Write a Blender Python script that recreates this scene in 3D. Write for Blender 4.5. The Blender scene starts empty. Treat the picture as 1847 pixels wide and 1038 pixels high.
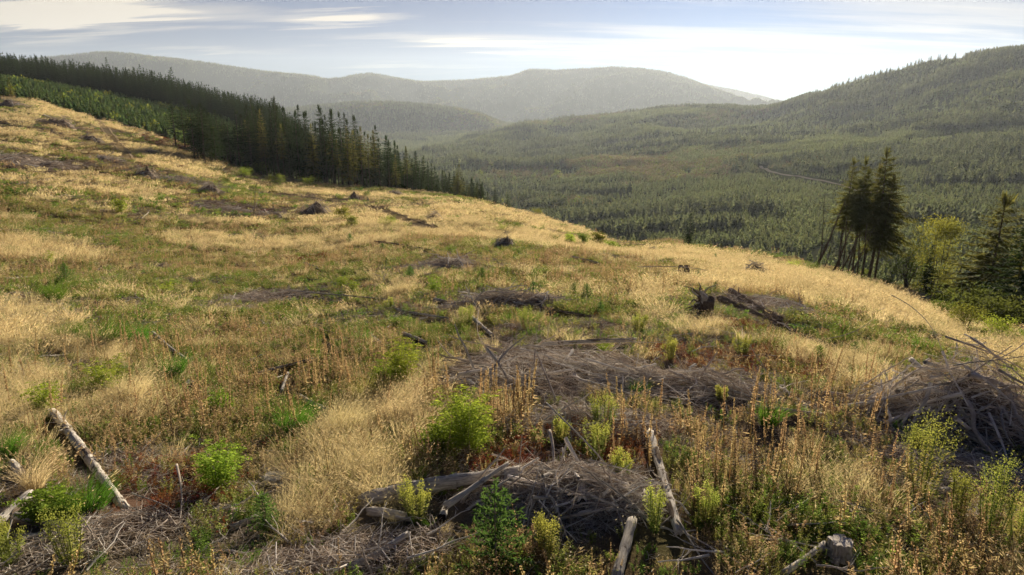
import bpy, math, random
import numpy as np
from mathutils import Vector, Matrix, Euler

random.seed(7)
rng = np.random.default_rng(7)
R = math.radians
scene = bpy.context.scene
COL = scene.collection

# ------------------------------------------------------------------ camera
PW, PH, FPX = 1847.0, 1038.0, 1231.0
PITCH = R(14.5)
CZ = 6.0
cam_data = bpy.data.cameras.new('camera')
cam_data.sensor_width = 36.0
cam_data.lens = 36.0 * FPX / PW
cam_data.clip_start = 0.1
cam_data.clip_end = 40000
cam = bpy.data.objects.new('camera', cam_data)
COL.objects.link(cam)
cam.location = (0, 0, CZ)
cam.rotation_euler = (R(90) - PITCH, 0, 0)
scene.camera = cam

# ------------------------------------------------------------------ sun + sky
SUN_AZ = R(17.0)       # right of the view direction
SUN_EL = R(13.5)
sd = bpy.data.lights.new('sun', 'SUN')
sd.energy = 5.0
sd.angle = R(0.55)
sd.color = (1.0, 0.85, 0.655)
sun = bpy.data.objects.new('sun', sd)
COL.objects.link(sun)
to_sun = Vector((math.sin(SUN_AZ) * math.cos(SUN_EL), math.cos(SUN_AZ) * math.cos(SUN_EL), math.sin(SUN_EL)))
sun.rotation_euler = (-to_sun).to_track_quat('-Z', 'Y').to_euler()
sun.location = (60, 200, 80)

world = bpy.data.worlds.new('World')
scene.world = world
world.use_nodes = True


class NT:
    """small node-tree helper"""
    def __init__(s, nt):
        s.nt = nt
        nt.nodes.clear()

    def n(s, typ, ins=None, **kw):
        nd = s.nt.nodes.new(typ)
        for k, v in kw.items():
            setattr(nd, k, v)
        for k, v in (ins or {}).items():
            sock = nd.inputs[k]
            if isinstance(v, bpy.types.NodeSocket):
                s.nt.links.new(v, sock)
            else:
                sock.default_value = v
        return nd

    def math(s, op, a, b=0.0, c=0.0, clamp=False):
        nd = s.nt.nodes.new('ShaderNodeMath')
        nd.operation = op
        nd.use_clamp = clamp
        for i, v in enumerate((a, b, c)):
            if isinstance(v, bpy.types.NodeSocket):
                s.nt.links.new(v, nd.inputs[i])
            else:
                nd.inputs[i].default_value = v
        return nd.outputs[0]

    def ramp(s, fac, pts, interp='LINEAR'):
        nd = s.nt.nodes.new('ShaderNodeValToRGB')
        nd.color_ramp.interpolation = interp
        el = nd.color_ramp.elements
        while len(el) < len(pts):
            el.new(0.5)
        for e, (p, c) in zip(el, pts):
            e.position = p
            e.color = (*c, 1) if len(c) == 3 else c
        s.nt.links.new(fac, nd.inputs[0])
        return nd.outputs[0]

    def mix(s, fac, a, b, blend='MIX'):
        nd = s.nt.nodes.new('ShaderNodeMix')
        nd.data_type = 'RGBA'
        nd.blend_type = blend
        for sock, v in ((nd.inputs[0], fac), (nd.inputs[6], a), (nd.inputs[7], b)):
            if isinstance(v, bpy.types.NodeSocket):
                s.nt.links.new(v, sock)
            else:
                sock.default_value = (*v, 1) if isinstance(v, tuple) and len(v) == 3 else v
        return nd.outputs[2]


def build_world():
    t = NT(world.node_tree)
    sky = t.n('ShaderNodeTexSky', sky_type='NISHITA', sun_disc=False)
    sky.sun_elevation = SUN_EL
    sky.sun_rotation = SUN_AZ
    sky.altitude = 300
    sky.air_density = 1.0
    sky.dust_density = 0.5
    sky.ozone_density = 3.0
    geo = t.n('ShaderNodeNewGeometry')
    sep = t.n('ShaderNodeSeparateXYZ', {0: geo.outputs['Incoming']})
    # incoming points to the viewer: the sky direction is its negative
    x = t.math('MULTIPLY', sep.outputs[0], -1.0)
    y = t.math('MULTIPLY', sep.outputs[1], -1.0)
    z = t.math('MULTIPLY', sep.outputs[2], -1.0)
    zc = t.math('ADD', t.math('MAXIMUM', z, 0.0), 0.10)
    u = t.math('DIVIDE', x, zc)
    v = t.math('DIVIDE', y, zc)
    vec = t.n('ShaderNodeCombineXYZ', {0: u, 1: v, 2: 0.0})
    # thin cirrus sheet seen at a grazing angle
    mp = t.n('ShaderNodeMapping', {0: vec.outputs[0]})
    mp.inputs['Rotation'].default_value = (0, 0, R(24))
    mp.inputs['Scale'].default_value = (0.16, 0.62, 1)
    mp.inputs['Location'].default_value = (3.4, 1.7, 0)
    n1 = t.n('ShaderNodeTexNoise', {'Vector': mp.outputs[0], 'Scale': 1.3, 'Detail': 8.0, 'Roughness': 0.6, 'Distortion': 0.8})
    mp2 = t.n('ShaderNodeMapping', {0: vec.outputs[0]})
    mp2.inputs['Rotation'].default_value = (0, 0, R(32))
    mp2.inputs['Scale'].default_value = (0.5, 3.4, 1)
    n2 = t.n('ShaderNodeTexNoise', {'Vector': mp2.outputs[0], 'Scale': 1.5, 'Detail': 7.0, 'Roughness': 0.62, 'Distortion': 0.5})
    base = t.math('ADD', t.math('MULTIPLY', n1.outputs[0], 0.72), t.math('MULTIPLY', n2.outputs[0], 0.28))
    # individual clouds: (azimuth deg, elevation deg, half width deg, half height deg, weight)
    az = t.math('ARCTAN2', x, y)
    el = t.math('ARCSINE', z)
    acc = base
    wob = t.math('MULTIPLY', t.math('SUBTRACT', n2.outputs[0], 0.5), 0.05)
    for a0, e0, wa, we, wt in CLOUDS:
        tilt = 0.0
        if isinstance(wt, tuple):
            wt, tilt = wt
        da = t.math('SUBTRACT', az, R(a0))
        de = t.math('SUBTRACT', t.math('SUBTRACT', t.math('ADD', el, wob), R(e0)), t.math('MULTIPLY', da, tilt))
        q = t.math('ADD', t.math('POWER', t.math('ABSOLUTE', t.math('DIVIDE', da, R(wa))), 2.0),
                   t.math('POWER', t.math('ABSOLUTE', t.math('DIVIDE', de, R(we))), 2.0))
        g = t.math('EXPONENT', t.math('MULTIPLY', q, -1.0))
        acc = t.math('ADD', acc, t.math('MULTIPLY', g, wt))
    cov = t.ramp(acc, [(0.545, (0, 0, 0)), (0.70, (0.40,) * 3), (0.82, (0.97,) * 3)], 'EASE')
    # keep the cloud layer out of the lowest degree
    low = t.math('MULTIPLY', t.math('SUBTRACT', z, 0.01), 14.0, clamp=True)
    cov = t.math('MULTIPLY', cov, low)
    # gain from the sky's own brightness, added to even out the sun glare
    raw = t.n('ShaderNodeRGBToBW', {0: sky.outputs[0]})
    even = t.math('POWER', t.math('MAXIMUM', raw.outputs[0], 0.01), SKY_EVEN)
    ev = t.n('ShaderNodeCombineColor', {0: even, 1: even, 2: even})
    skyc = t.mix(1.0, t.mix(1.0, sky.outputs[0], ev.outputs[0], 'MULTIPLY'), SKY_TINT, 'MULTIPLY')
    skyc = t.n('ShaderNodeHueSaturation', {'Color': skyc, 'Saturation': SKY_SAT}).outputs[0]
    lum = t.n('ShaderNodeRGBToBW', {0: skyc})
    # clouds: lit by the low sun, brighter than the sky behind them
    cl = t.mix(1.0, CLOUD_COL, t.n('ShaderNodeCombineColor', {0: t.math('ADD', t.math('MULTIPLY', lum.outputs[0], 1.10), 3.4),
               1: t.math('ADD', t.math('MULTIPLY', lum.outputs[0], 1.10), 3.4),
               2: t.math('ADD', t.math('MULTIPLY', lum.outputs[0], 1.10), 3.4)}).outputs[0], 'MULTIPLY')
    c = t.mix(cov, skyc, cl)
    bg = t.n('ShaderNodeBackground', {0: c, 1: SKY_STRENGTH})
    t.n('ShaderNodeOutputWorld', {0: bg.outputs[0]})


SKY_STRENGTH = 0.06
SKY_TINT = (0.046, 0.082, 0.178)
SKY_EVEN = 0.0
SKY_SAT = 1.8
CLOUD_COL = (1.0, 0.89, 0.74)
def sky_dir(px, py):
    dx = (px - PW / 2) / FPX; dy = (PH / 2 - py) / FPX
    x, y, z = dx, math.cos(PITCH) + dy * math.sin(PITCH), -math.sin(PITCH) + dy * math.cos(PITCH)
    return math.degrees(math.atan2(x, y)), math.degrees(math.atan2(z, math.hypot(x, y)))


CLOUDS = []
for px, py, wp, hp, wt, tl in [(80, 32, 130, 20, .50, .1), (250, 22, 150, 16, .22, .05), (600, 34, 110, 9, .36, .08), (860, 76, 120, 9, .30, -.03),
                               (380, 90, 120, 6, .14, 0), (700, 118, 120, 5, .12, 0), (1300, 60, 420, 60, .14, 0), (1750, 30, 200, 20, .12, -.1)]:
    az_, el_ = sky_dir(px, py)
    CLOUDS.append((az_, el_, math.degrees(wp / FPX), math.degrees(hp / FPX), (wt, tl)))
build_world()

vs = scene.view_settings
vs.view_transform = 'Standard'
vs.look = 'None'
vs.exposure = 1.6
vs.gamma = 1.0
vs.use_curve_mapping = False

cy = scene.cycles
cy.max_bounces = 5
cy.diffuse_bounces = 3
cy.glossy_bounces = 1
cy.transmission_bounces = 3
cy.volume_bounces = 1
cy.transparent_max_bounces = 8
cy.use_denoising = True
cy.use_adaptive_sampling = True
cy.adaptive_threshold = 0.015
cy.sample_clamp_indirect = 8.0
cy.volume_max_steps = 64

# ------------------------------------------------------------------ pixel <-> place
SP, CP = math.sin(PITCH), math.cos(PITCH)


def ray(px, py):
    dx = (px - PW / 2) / FPX
    dy = (PH / 2 - py) / FPX
    return dx, CP + dy * SP, -SP + dy * CP


def at_r(px, py, r):
    x, y, z = ray(px, py)
    h = math.hypot(x, y)
    return x / h * r, y / h * r, CZ + z / h * r


def az_of(px, py=210):
    x, y, z = ray(px, py)
    return math.atan2(x, y)


# ------------------------------------------------------------------ noise
def hash2(ix, iy, seed):
    n = (ix.astype(np.int64) * 374761393 + iy.astype(np.int64) * 668265263 + seed * 1274126177) & 0xffffffff
    n = ((n ^ (n >> 13)) * 1274126177) & 0xffffffff
    n = (n ^ (n >> 16)) & 0xffffffff
    return n / 4294967295.0


def vnoise(x, y, seed=0):
    x = np.asarray(x, float); y = np.asarray(y, float)
    ix = np.floor(x); iy = np.floor(y)
    fx = x - ix; fy = y - iy
    fx = fx * fx * fx * (fx * (fx * 6 - 15) + 10)
    fy = fy * fy * fy * (fy * (fy * 6 - 15) + 10)
    a = hash2(ix, iy, seed); b = hash2(ix + 1, iy, seed)
    c = hash2(ix, iy + 1, seed); d = hash2(ix + 1, iy + 1, seed)
    return (a * (1 - fx) + b * fx) * (1 - fy) + (c * (1 - fx) + d * fx) * fy


def fbm(x, y, scale, octv=4, seed=0, gain=0.5):
    x = np.asarray(x, float) / scale; y = np.asarray(y, float) / scale
    s = 0; a = 1; t = 0
    for o in range(octv):
        ca, sa = math.cos(0.7 * o + 0.3), math.sin(0.7 * o + 0.3)
        s = s + a * vnoise(x * ca - y * sa + 17.3 * o, x * sa + y * ca + 9.1 * o, seed + o)
        t += a
        a *= gain
        x = x * 2.03; y = y * 2.03
    return s / t


def smooth(e0, e1, v):
    t = np.clip((v - e0) / (e1 - e0), 0, 1)
    return t * t * (3 - 2 * t)


# ------------------------------------------------------------------ terrain
def curve(pts):
    """pts: (px, py, r) seen in the photo, or (px, None, r, z) hidden from it -> sorted az, log r, z relative to the camera"""
    out = []
    for p in pts:
        if p[1] is None:
            out.append((az_of(p[0]), math.log(p[2]), p[3]))
        else:
            x, y, z = at_r(p[0], p[1], p[2])
            out.append((math.atan2(x, y), math.log(p[2]), z - CZ))
    out.sort()
    return np.array(out)


EDGE = [(-500, 120, 300), (-300, 148, 290), (0, 178, 260), (60, 181, 256), (130, 205, 250), (200, 224, 244), (300, 252, 230), (400, 290, 215), (470, 318, 204),
        (600, 334, 195), (700, 342, 190), (800, 350, 184), (860, 360, 178), (930, 381, 168), (1000, 399, 157), (1050, 412, 148),
        (1095, 436, 128), (1130, 443, 120), (1200, 441, 116), (1300, 454, 112), (1400, 464, 110), (1490, 484, 106), (1560, 506, 103), (1650, 531, 94),
        (1700, 554, 80), (1750, 574, 66), (1847, 602, 50), (2150, 690, 26), (2500, 800, 18)]
V1 = [(-300, 142, 330), (0, 166, 300), (150, 197, 290), (300, 241, 262), (400, 279, 245), (470, None, 235, -22), (600, None, 230, -26), (800, None, 215, -33),
      (930, None, 200, -40), (1100, None, 190, -52), (1300, None, 180, -54), (1500, None, 170, -54), (1700, None, 140, -52),
      (1847, None, 110, -44), (2150, None, 80, -36)]
V2 = [(-300, 122, 420), (0, 148, 400), (150, 176, 380), (300, 218, 340), (400, 245, 320), (500, None, 320, -24), (600, None, 300, -34), (700, None, 310, -47),
      (800, None, 330, -66), (930, None, 380, -80), (1100, 447, 330), (1200, 446, 330), (1350, 466, 290), (1500, 488, 260), (1600, 505, 245),
      (1700, 537, 220), (1847, 572, 200), (2150, 620, 180)]
V3 = [(-300, 108, 520), (0, 146, 480), (150, 166, 460), (300, 196, 420), (400, 220, 390), (500, None, 370, -18), (600, None, 370, -33), (700, None, 400, -52),
      (800, None, 480, -82), (930, 380, 620), (1100, 400, 500), (1200, 396, 480), (1350, 393, 440), (1500, 405, 400), (1600, 410, 385),
      (1700, 420, 360), (1847, 440, 330), (2150, 470, 300)]
V4 = [(-300, 100, 620), (0, 141, 540), (150, 153, 530), (300, 176, 500), (400, 203, 460), (500, 228, 430), (600, None, 430, -36), (700, None, 520, -62),
      (800, None, 650, -90), (930, 342, 850), (1100, 352, 720), (1200, 346, 700), (1350, 336, 650), (1500, 342, 600), (1600, 345, 580),
      (1700, 350, 550), (1847, 362, 520), (2150, 380, 480)]
V5 = [(-300, None, 900, 10), (0, None, 800, -12), (300, None, 750, -42), (500, None, 700, -70), (600, None, 750, -82), (700, None, 900, -92), (800, 316, 1000),
      (930, 306, 1150), (1100, 300, 1050), (1200, 292, 1050), (1350, 284, 1000), (1500, 285, 900), (1600, 285, 870), (1700, 282, 850),
      (1847, 280, 800), (2150, 290, 750)]
V6 = [(-300, None, 1500, -80), (600, None, 1500, -95), (700, 283, 1500), (800, 280, 1500), (930, 262, 1650), (1100, 250, 1600), (1200, 240, 1550),
      (1350, 236, 1500), (1500, 232, 1350), (1600, 222, 1300), (1700, 212, 1250), (1847, 205, 1200), (2150, 200, 1100)]
RC = [(-300, None, 2200, -90), (600, None, 2200, -90), (700, 274, 2200), (780, 267, 2200), (850, 247, 2250), (915, 231, 2250), (950, 222, 2250), (1000, 220, 2250),
      (1060, 213, 2250), (1130, 207, 2280), (1200, 197, 2300), (1300, 196, 2300), (1360, 200, 2280), (1400, 195, 2250), (1450, 180, 2200),
      (1530, 156, 2100), (1600, 135, 2050), (1700, 113, 1950), (1780, 103, 1900), (1847, 98, 1850), (2150, 84, 1750)]
H2 = [(-300, None, 2750, -80), (900, None, 2750, -90), (1300, None, 2800, -30), (1500, None, 2800, 30), (1847, None, 2600, 110), (2150, None, 2600, 130)]
AC = [(-300, None, 3600, 20), (300, None, 3600, 10), (500, 200, 3500), (600, 191, 3450), (660, 185, 3400), (740, 189, 3300), (830, 198, 3200), (880, 212, 3100), (915, 231, 3050),
      (1000, None, 3050, -70), (1400, None, 3200, -30), (1847, None, 3200, 60)]
H3 = [(-300, None, 4100, -30), (700, None, 4100, -60), (1400, None, 4100, -80), (1847, None, 4100, -40)]
DM = [(-300, 176, 4900), (200, 168, 4900), (420, 172, 4900), (600, 186, 4900), (700, 180, 5000), (860, 196, 4950), (1000, 185, 4900), (1150, 180, 4900), (1300, 190, 4950), (1450, 204, 5000), (1847, None, 5000, -50)]
DC = [(-300, 120, 6100), (0, 113, 6100), (100, 104, 6100), (160, 98, 6100), (200, 95, 6100), (300, 106, 6100), (350, 112, 6100), (420, 122, 6150), (500, 133, 6200), (560, 138, 6200), (600, 146, 6250),
      (640, 136, 6300), (670, 133, 6300), (700, 140, 6250), (760, 149, 6200), (850, 145, 6150), (925, 138, 6100), (950, 126, 6050), (1000, 128, 6000), (1060, 125, 6000), (1100, 122, 6000),
      (1160, 125, 6000), (1200, 131, 6050), (1240, 143, 6100), (1300, 166, 6150), (1350, 185, 6200), (1450, 205, 6200), (1847, None, 6200, 20)]
H4 = [(-300, None, 7200, 250), (900, None, 7200, 250), (1300, None, 7200, 40), (1847, None, 7200, -20)]
D2 = [(-300, None, 8400, 150), (1100, None, 8400, 200), (1200, 146, 8300), (1270, 152, 8300), (1330, 163, 8300), (1400, 180, 8300), (1450, 196, 8400), (1600, 205, 8400), (1847, None, 8400, 0)]
END = [(-300, None, 9800, -120), (1847, None, 9800, -120)]
FAR = [curve(c) for c in (V1, V2, V3, V4, V5, V6, RC, H2, AC, H3, DM, DC, H4, D2, END)]
EC = curve(EDGE)
DIP = [(-500, -6.4), (0, -6.6), (250, -6.3), (450, -4.8), (700, -2.0), (900, -0.4), (1100, 0.6), (1400, 1.0), (1700, 0.8), (2200, 0.3)]
DIPA = np.array([az_of(p, 400) for p, _ in DIP]); DIPV = np.array([d for _, d in DIP])

AZ = np.concatenate([np.radians(np.linspace(-180, -52, 33)), np.radians(np.arange(-50, 50.01, 0.2)), np.radians(np.linspace(52, 180, 33))])
LR = np.linspace(math.log(0.8), math.log(9800), 640)
RR = np.exp(LR)
NKC = 26


def pchip(xk, yk, x):
    h = np.diff(xk); d = np.diff(yk) / h
    m = np.zeros_like(yk)
    s = d[:-1] * d[1:] > 0
    w1 = 2 * h[1:] + h[:-1]; w2 = h[1:] + 2 * h[:-1]
    with np.errstate(all='ignore'):
        mm = (w1 + w2) / (w1 / d[:-1] + w2 / d[1:])
    m[1:-1] = np.where(s, mm, 0)
    m[0] = d[0]; m[-1] = d[-1]
    i = np.clip(np.searchsorted(xk, x) - 1, 0, len(xk) - 2)
    t = np.clip((x - xk[i]) / h[i], 0, 1)
    return ((1 + 2 * t) * (1 - t) ** 2 * yk[i] + t * (1 - t) ** 2 * h[i] * m[i] + t * t * (3 - 2 * t) * yk[i + 1] + t * t * (t - 1) * h[i] * m[i + 1])


def softinterp(a, xs, ys):
    # average of a few shifted linear interpolations: rounds the corners
    return sum(np.interp(a + s, xs, ys) for s in np.radians([-0.35, 0, 0.35])) / 3


def build_height():
    Z = np.zeros((len(AZ), len(LR)))
    sarr = np.linspace(0, 1, NKC)
    for i, a in enumerate(AZ):
        re_ = math.exp(softinterp(a, EC[:, 0], EC[:, 1]))
        ze = softinterp(a, EC[:, 0], EC[:, 2])
        qs = a + np.radians(np.linspace(-6, 6, 13))
        reW = math.exp(np.mean(np.interp(qs, EC[:, 0], EC[:, 1])))
        zeW = np.mean(np.interp(qs, EC[:, 0], EC[:, 2]))
        dip = np.mean(np.interp(qs, DIPA, DIPV))
        rk = 8 + (re_ - 8) * sarr ** 1.6
        z0 = -5.9 - 0.25 * math.sin(a)

        def zint(r):
            s = (r - 8) / (reW - 8)
            return z0 + (zeW - z0) * s ** 1.04 + dip * s * np.clip(1 - s, 0, 1) ** 2 / 0.148
        zk = zint(rk) + (ze - zint(np.array([re_]))[0]) * smooth(.4, 1, (rk - 8) / (re_ - 8))
        xk = [math.log(0.7)] + list(np.log(rk)); yk = [z0] + list(zk)
        for c in FAR:
            lx = np.interp(a, c[:, 0], c[:, 1]) if c is FAR[0] else softinterp(a, c[:, 0], c[:, 1])
            lz = softinterp(a, c[:, 0], c[:, 2])
            if lx <= xk[-1] + 0.02:
                lx = xk[-1] + 0.04
            xk.append(lx); yk.append(lz)
        Z[i] = pchip(np.array(xk), np.array(yk), LR)
    A, L = np.meshgrid(AZ, LR, indexing='ij')
    r = np.exp(L)
    x = np.sin(A) * r; y = np.cos(A) * r
    Z += (fbm(x, y, 2.2, 4, 3) - 0.5) * 0.30 * smooth(1, 8, r) * (1 - 0.6 * smooth(60, 200, r))
    Z += (fbm(x, y, 14, 4, 11) - 0.5) * 1.5 * smooth(9, 70, r)
    Z += (fbm(x, y, 60, 3, 21) - 0.5) * 9.0 * smooth(260, 900, r)
    n = np.abs(fbm(x, y, 420, 5, 31) - 0.5) * 2
    Z -= (n - 0.2) * 75 * smooth(700, 1300, r) * (1 - smooth(1800, 2200, r)) * 0.45
    n = np.abs(fbm(x, y, 1100, 5, 41, 0.55) - 0.5) * 2
    dcr = np.exp(np.interp(A, FAR[11][:, 0], FAR[11][:, 1]))
    Z -= (n - 0.12) * 560 * smooth(3700, 4800, r) * (1 - smooth(-900, -100, r - dcr))
    return Z


ZG = build_height()
# blend the two ends behind the camera
back = 0.5 * (ZG[0] + ZG[-1])
for i, a in enumerate(AZ):
    w = smooth(R(70), R(180), abs(a))
    ZG[i] = ZG[i] * (1 - w) + back * w
ZG += CZ


def hgt(x, y):
    x = np.asarray(x, float); y = np.asarray(y, float)
    a = np.arctan2(x, y); l = np.log(np.maximum(np.hypot(x, y), 0.81))
    i = np.clip(np.searchsorted(AZ, a) - 1, 0, len(AZ) - 2)
    fa = np.clip((a - AZ[i]) / (AZ[i + 1] - AZ[i]), 0, 1)
    fl = (l - LR[0]) / (LR[1] - LR[0])
    j = np.clip(np.floor(fl).astype(int), 0, len(LR) - 2); fl = np.clip(fl - j, 0, 1)
    return (ZG[i, j] * (1 - fa) + ZG[i + 1, j] * fa) * (1 - fl) + (ZG[i, j + 1] * (1 - fa) + ZG[i + 1, j + 1] * fa) * fl


def hz(x, y):
    return float(hgt(np.array([x]), np.array([y]))[0])


def G(px, py, rmin=4, rmax=9000):
    """first point of the ground on the ray through a pixel of the photograph"""
    x, y, z = ray(px, py)
    h = math.hypot(x, y)
    r = np.exp(np.linspace(math.log(rmin), math.log(rmax), 4000))
    zz = CZ + z / h * r
    g = hgt(x / h * r, y / h * r)
    k = np.argmax(g >= zz)
    if g[k] < zz[k]:
        k = int(np.argmin(zz - g))
    rr = r[k]
    if k > 0:
        d0 = zz[k - 1] - g[k - 1]; d1 = zz[k] - g[k]
        if d0 > 0 >= d1:
            rr = r[k - 1] + (r[k] - r[k - 1]) * d0 / (d0 - d1)
    X, Y = x / h * rr, y / h * rr
    return Vector((X, Y, hz(X, Y)))


def Gc(px, py):
    """like G, but never beyond the brow of the clearing"""
    g = G(px, py)
    a = math.atan2(g.x, g.y)
    r = min(math.hypot(g.x, g.y), float(edge_r(a)) - .8)
    return Vector((math.sin(a) * r, math.cos(a) * r, hz(math.sin(a) * r, math.cos(a) * r)))


def dist(p):
    return (Vector(p) - Vector((0, 0, CZ))).length


# ------------------------------------------------------------------ fields over the clearing
def edge_r(a):
    return np.exp(np.interp(a, EC[:, 0], EC[:, 1]))


def make_patch(px, py, wpx, hpx):
    c = G(px, py)
    rc = math.hypot(c.x, c.y)
    a = wpx * dist(c) / FPX
    n = G(px, py - hpx, rmax=rc * 1.5); f = G(px, py + hpx)
    b = min((n - f).length / 2, a * 4, rc * .35)
    return c.x, c.y, max(a, .2), max(b, .2), math.atan2(c.x, c.y)


def patch_field(x, y, patches, soft=0.35, wob=None):
    f = np.zeros_like(x)
    for cx, cy_, a, b, th in patches:
        dx = x - cx; dy = y - cy_
        u = dx * math.cos(th) - dy * math.sin(th)
        v = dx * math.sin(th) + dy * math.cos(th)
        q = np.sqrt((u / a) ** 2 + (v / b) ** 2)
        if wob is not None:
            q = q + wob
        f = np.maximum(f, 1 - smooth(1 - soft, 1 + soft, q))
    return f


GOLD_P = [make_patch(*p) for p in [(40, 590, 70, 45), (25, 730, 80, 70), (620, 850, 120, 90), (690, 760, 110, 45), (470, 440, 130, 14), (560, 905, 80, 50),
          (120, 335, 110, 10), (280, 275, 110, 12), (340, 310, 60, 6), (720, 385, 170, 22), (640, 352, 120, 8), (880, 420, 180, 12), (1230, 462, 140, 12), (1420, 500, 150, 16),
          (1500, 520, 150, 18), (1350, 520, 120, 10), (60, 230, 70, 24), (200, 330, 100, 10), (180, 215, 90, 20), (1620, 560, 90, 18), (1790, 640, 60, 16),
          (1500, 650, 60, 14), (230, 730, 60, 35), (180, 640, 40, 20), (720, 520, 26, 12), (1170, 530, 40, 14), (1260, 590, 40, 12), (960, 400, 130, 20),
          (1020, 440, 120, 10), (400, 400, 80, 6), (50, 450, 80, 20), (640, 440, 80, 10)]]
BARE_P = [make_patch(*p) for p in [(1000, 650, 230, 70), (1060, 730, 190, 55), (850, 545, 220, 22), (800, 480, 90, 14), (980, 880, 190, 90), (1300, 690, 150, 40), (1700, 760, 190, 110),
          (1230, 640, 150, 40), (1330, 560, 130, 24), (500, 535, 90, 14), (180, 950, 160, 50), (1780, 880, 110, 60), (430, 380, 100, 8), (110, 225, 40, 8), (60, 295, 60, 14),
          (250, 850, 90, 60), (600, 1000, 200, 40), (1080, 590, 160, 25)]]
RED_P = [make_patch(*p) for p in [(280, 900, 110, 50), (1000, 830, 130, 40), (1130, 820, 40, 30), (1380, 650, 90, 22), (1230, 640, 60, 14), (330, 260, 70, 14), (1340, 590, 70, 10),
         (1060, 770, 120, 25), (560, 470, 50, 8)]]
GREEN_P = [make_patch(*p) for p in [(190, 595, 85, 22), (100, 525, 40, 20), (310, 660, 40, 22), (530, 770, 50, 35), (400, 960, 160, 60), (1400, 960, 120, 60), (700, 960, 120, 60), (60, 820, 50, 50),
           (1190, 980, 60, 50), (370, 520, 120, 18), (1600, 620, 110, 20), (1450, 580, 120, 24), (900, 510, 120, 20), (650, 600, 50, 20), (150, 420, 160, 12)]]
BROWN_P = [make_patch(*p) for p in [(580, 660, 160, 50), (920, 760, 70, 30), (1420, 790, 110, 60), (1230, 790, 110, 60), (1180, 500, 120, 18), (1280, 515, 130, 14), (400, 620, 120, 50),
           (560, 420, 120, 12), (650, 470, 110, 14), (1020, 480, 140, 10), (130, 800, 90, 50), (350, 740, 100, 40), (1330, 900, 80, 60)]]


def fields(x, y):
    wob = (fbm(x, y, 3.2, 4, 51) - 0.5) * 1.3
    rr = np.hypot(x, y)
    n1 = fbm(x, y, 9, 4, 61); n2 = fbm(x, y, 2.3, 3, 62); n3 = fbm(x, y, 26, 3, 63)
    # long drifts of pale grass that lie across the slope farther out
    dr = fbm(x * 0.45 + y * 0.2, y * 1.25 - x * 0.2, 9, 4, 64, 0.6)
    gold = np.maximum(patch_field(x, y, GOLD_P, 0.4, wob * 0.55), smooth(0.57, 0.68, dr) * smooth(50, 120, rr) * 0.88)
    gold = np.maximum(gold, smooth(0.60, 0.70, n2) * 0.45 * (1 - smooth(30, 60, rr)))
    bare = patch_field(x, y, BARE_P, 0.35, wob * 0.5)
    bare = np.maximum(bare, smooth(0.57, 0.67, fbm(x, y, 7, 4, 65)) * 0.8)
    bare = np.maximum(bare, smooth(0.56, 0.64, fbm(x * .7, y, 13, 4, 66)) * smooth(60, 110, rr) * .8)
    gold = gold * (1 - .7 * bare * smooth(40, 80, rr))
    red = patch_field(x, y, RED_P, 0.4, wob * 0.6)
    green = np.maximum(patch_field(x, y, GREEN_P, 0.4, wob * 0.6), smooth(0.5, 0.68, n1) * 0.7)
    brown = np.maximum(patch_field(x, y, BROWN_P, 0.4, wob * 0.6), smooth(0.48, 0.62, 1 - n1) * 0.75)
    brown = np.maximum(brown, smooth(0.5, 0.62, n3) * smooth(50, 100, rr) * 0.6)
    return gold, bare, red, green, brown


# wheel tracks over the clearing, traced on the ground
TRACKS = [[(128, 186), (150, 200), (172, 216), (190, 232), (205, 252), (222, 272), (232, 290)],
          [(520, 352), (580, 362), (650, 372), (705, 385), (745, 402), (775, 414)],
          ]


def track_lines():
    out = []
    for tr in TRACKS:
        pts = [G(*p) for p in tr]
        P = []
        for a, b in zip(pts[:-1], pts[1:]):
            n = max(2, int((b - a).length / 1.0))
            for k in range(n):
                q = a.lerp(b, k / n)
                P.append((q.x, q.y))
        P = np.array(P)
        for _ in range(12):
            P[1:-1] = 0.25 * P[:-2] + 0.5 * P[1:-1] + 0.25 * P[2:]
        out.append(P)
    return out


TL = track_lines()
TLA = np.concatenate(TL)


def near_track(x, y, w=1.9):
    m = np.zeros(len(x), bool)
    idx = np.where((np.hypot(x, y) > 60))[0]
    for s in range(0, len(idx), 4000):
        ii = idx[s:s + 4000]
        d = np.min((x[ii, None] - TLA[None, :, 0]) ** 2 + (y[ii, None] - TLA[None, :, 1]) ** 2, axis=1)
        m[ii] = d < w * w
    return m


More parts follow.
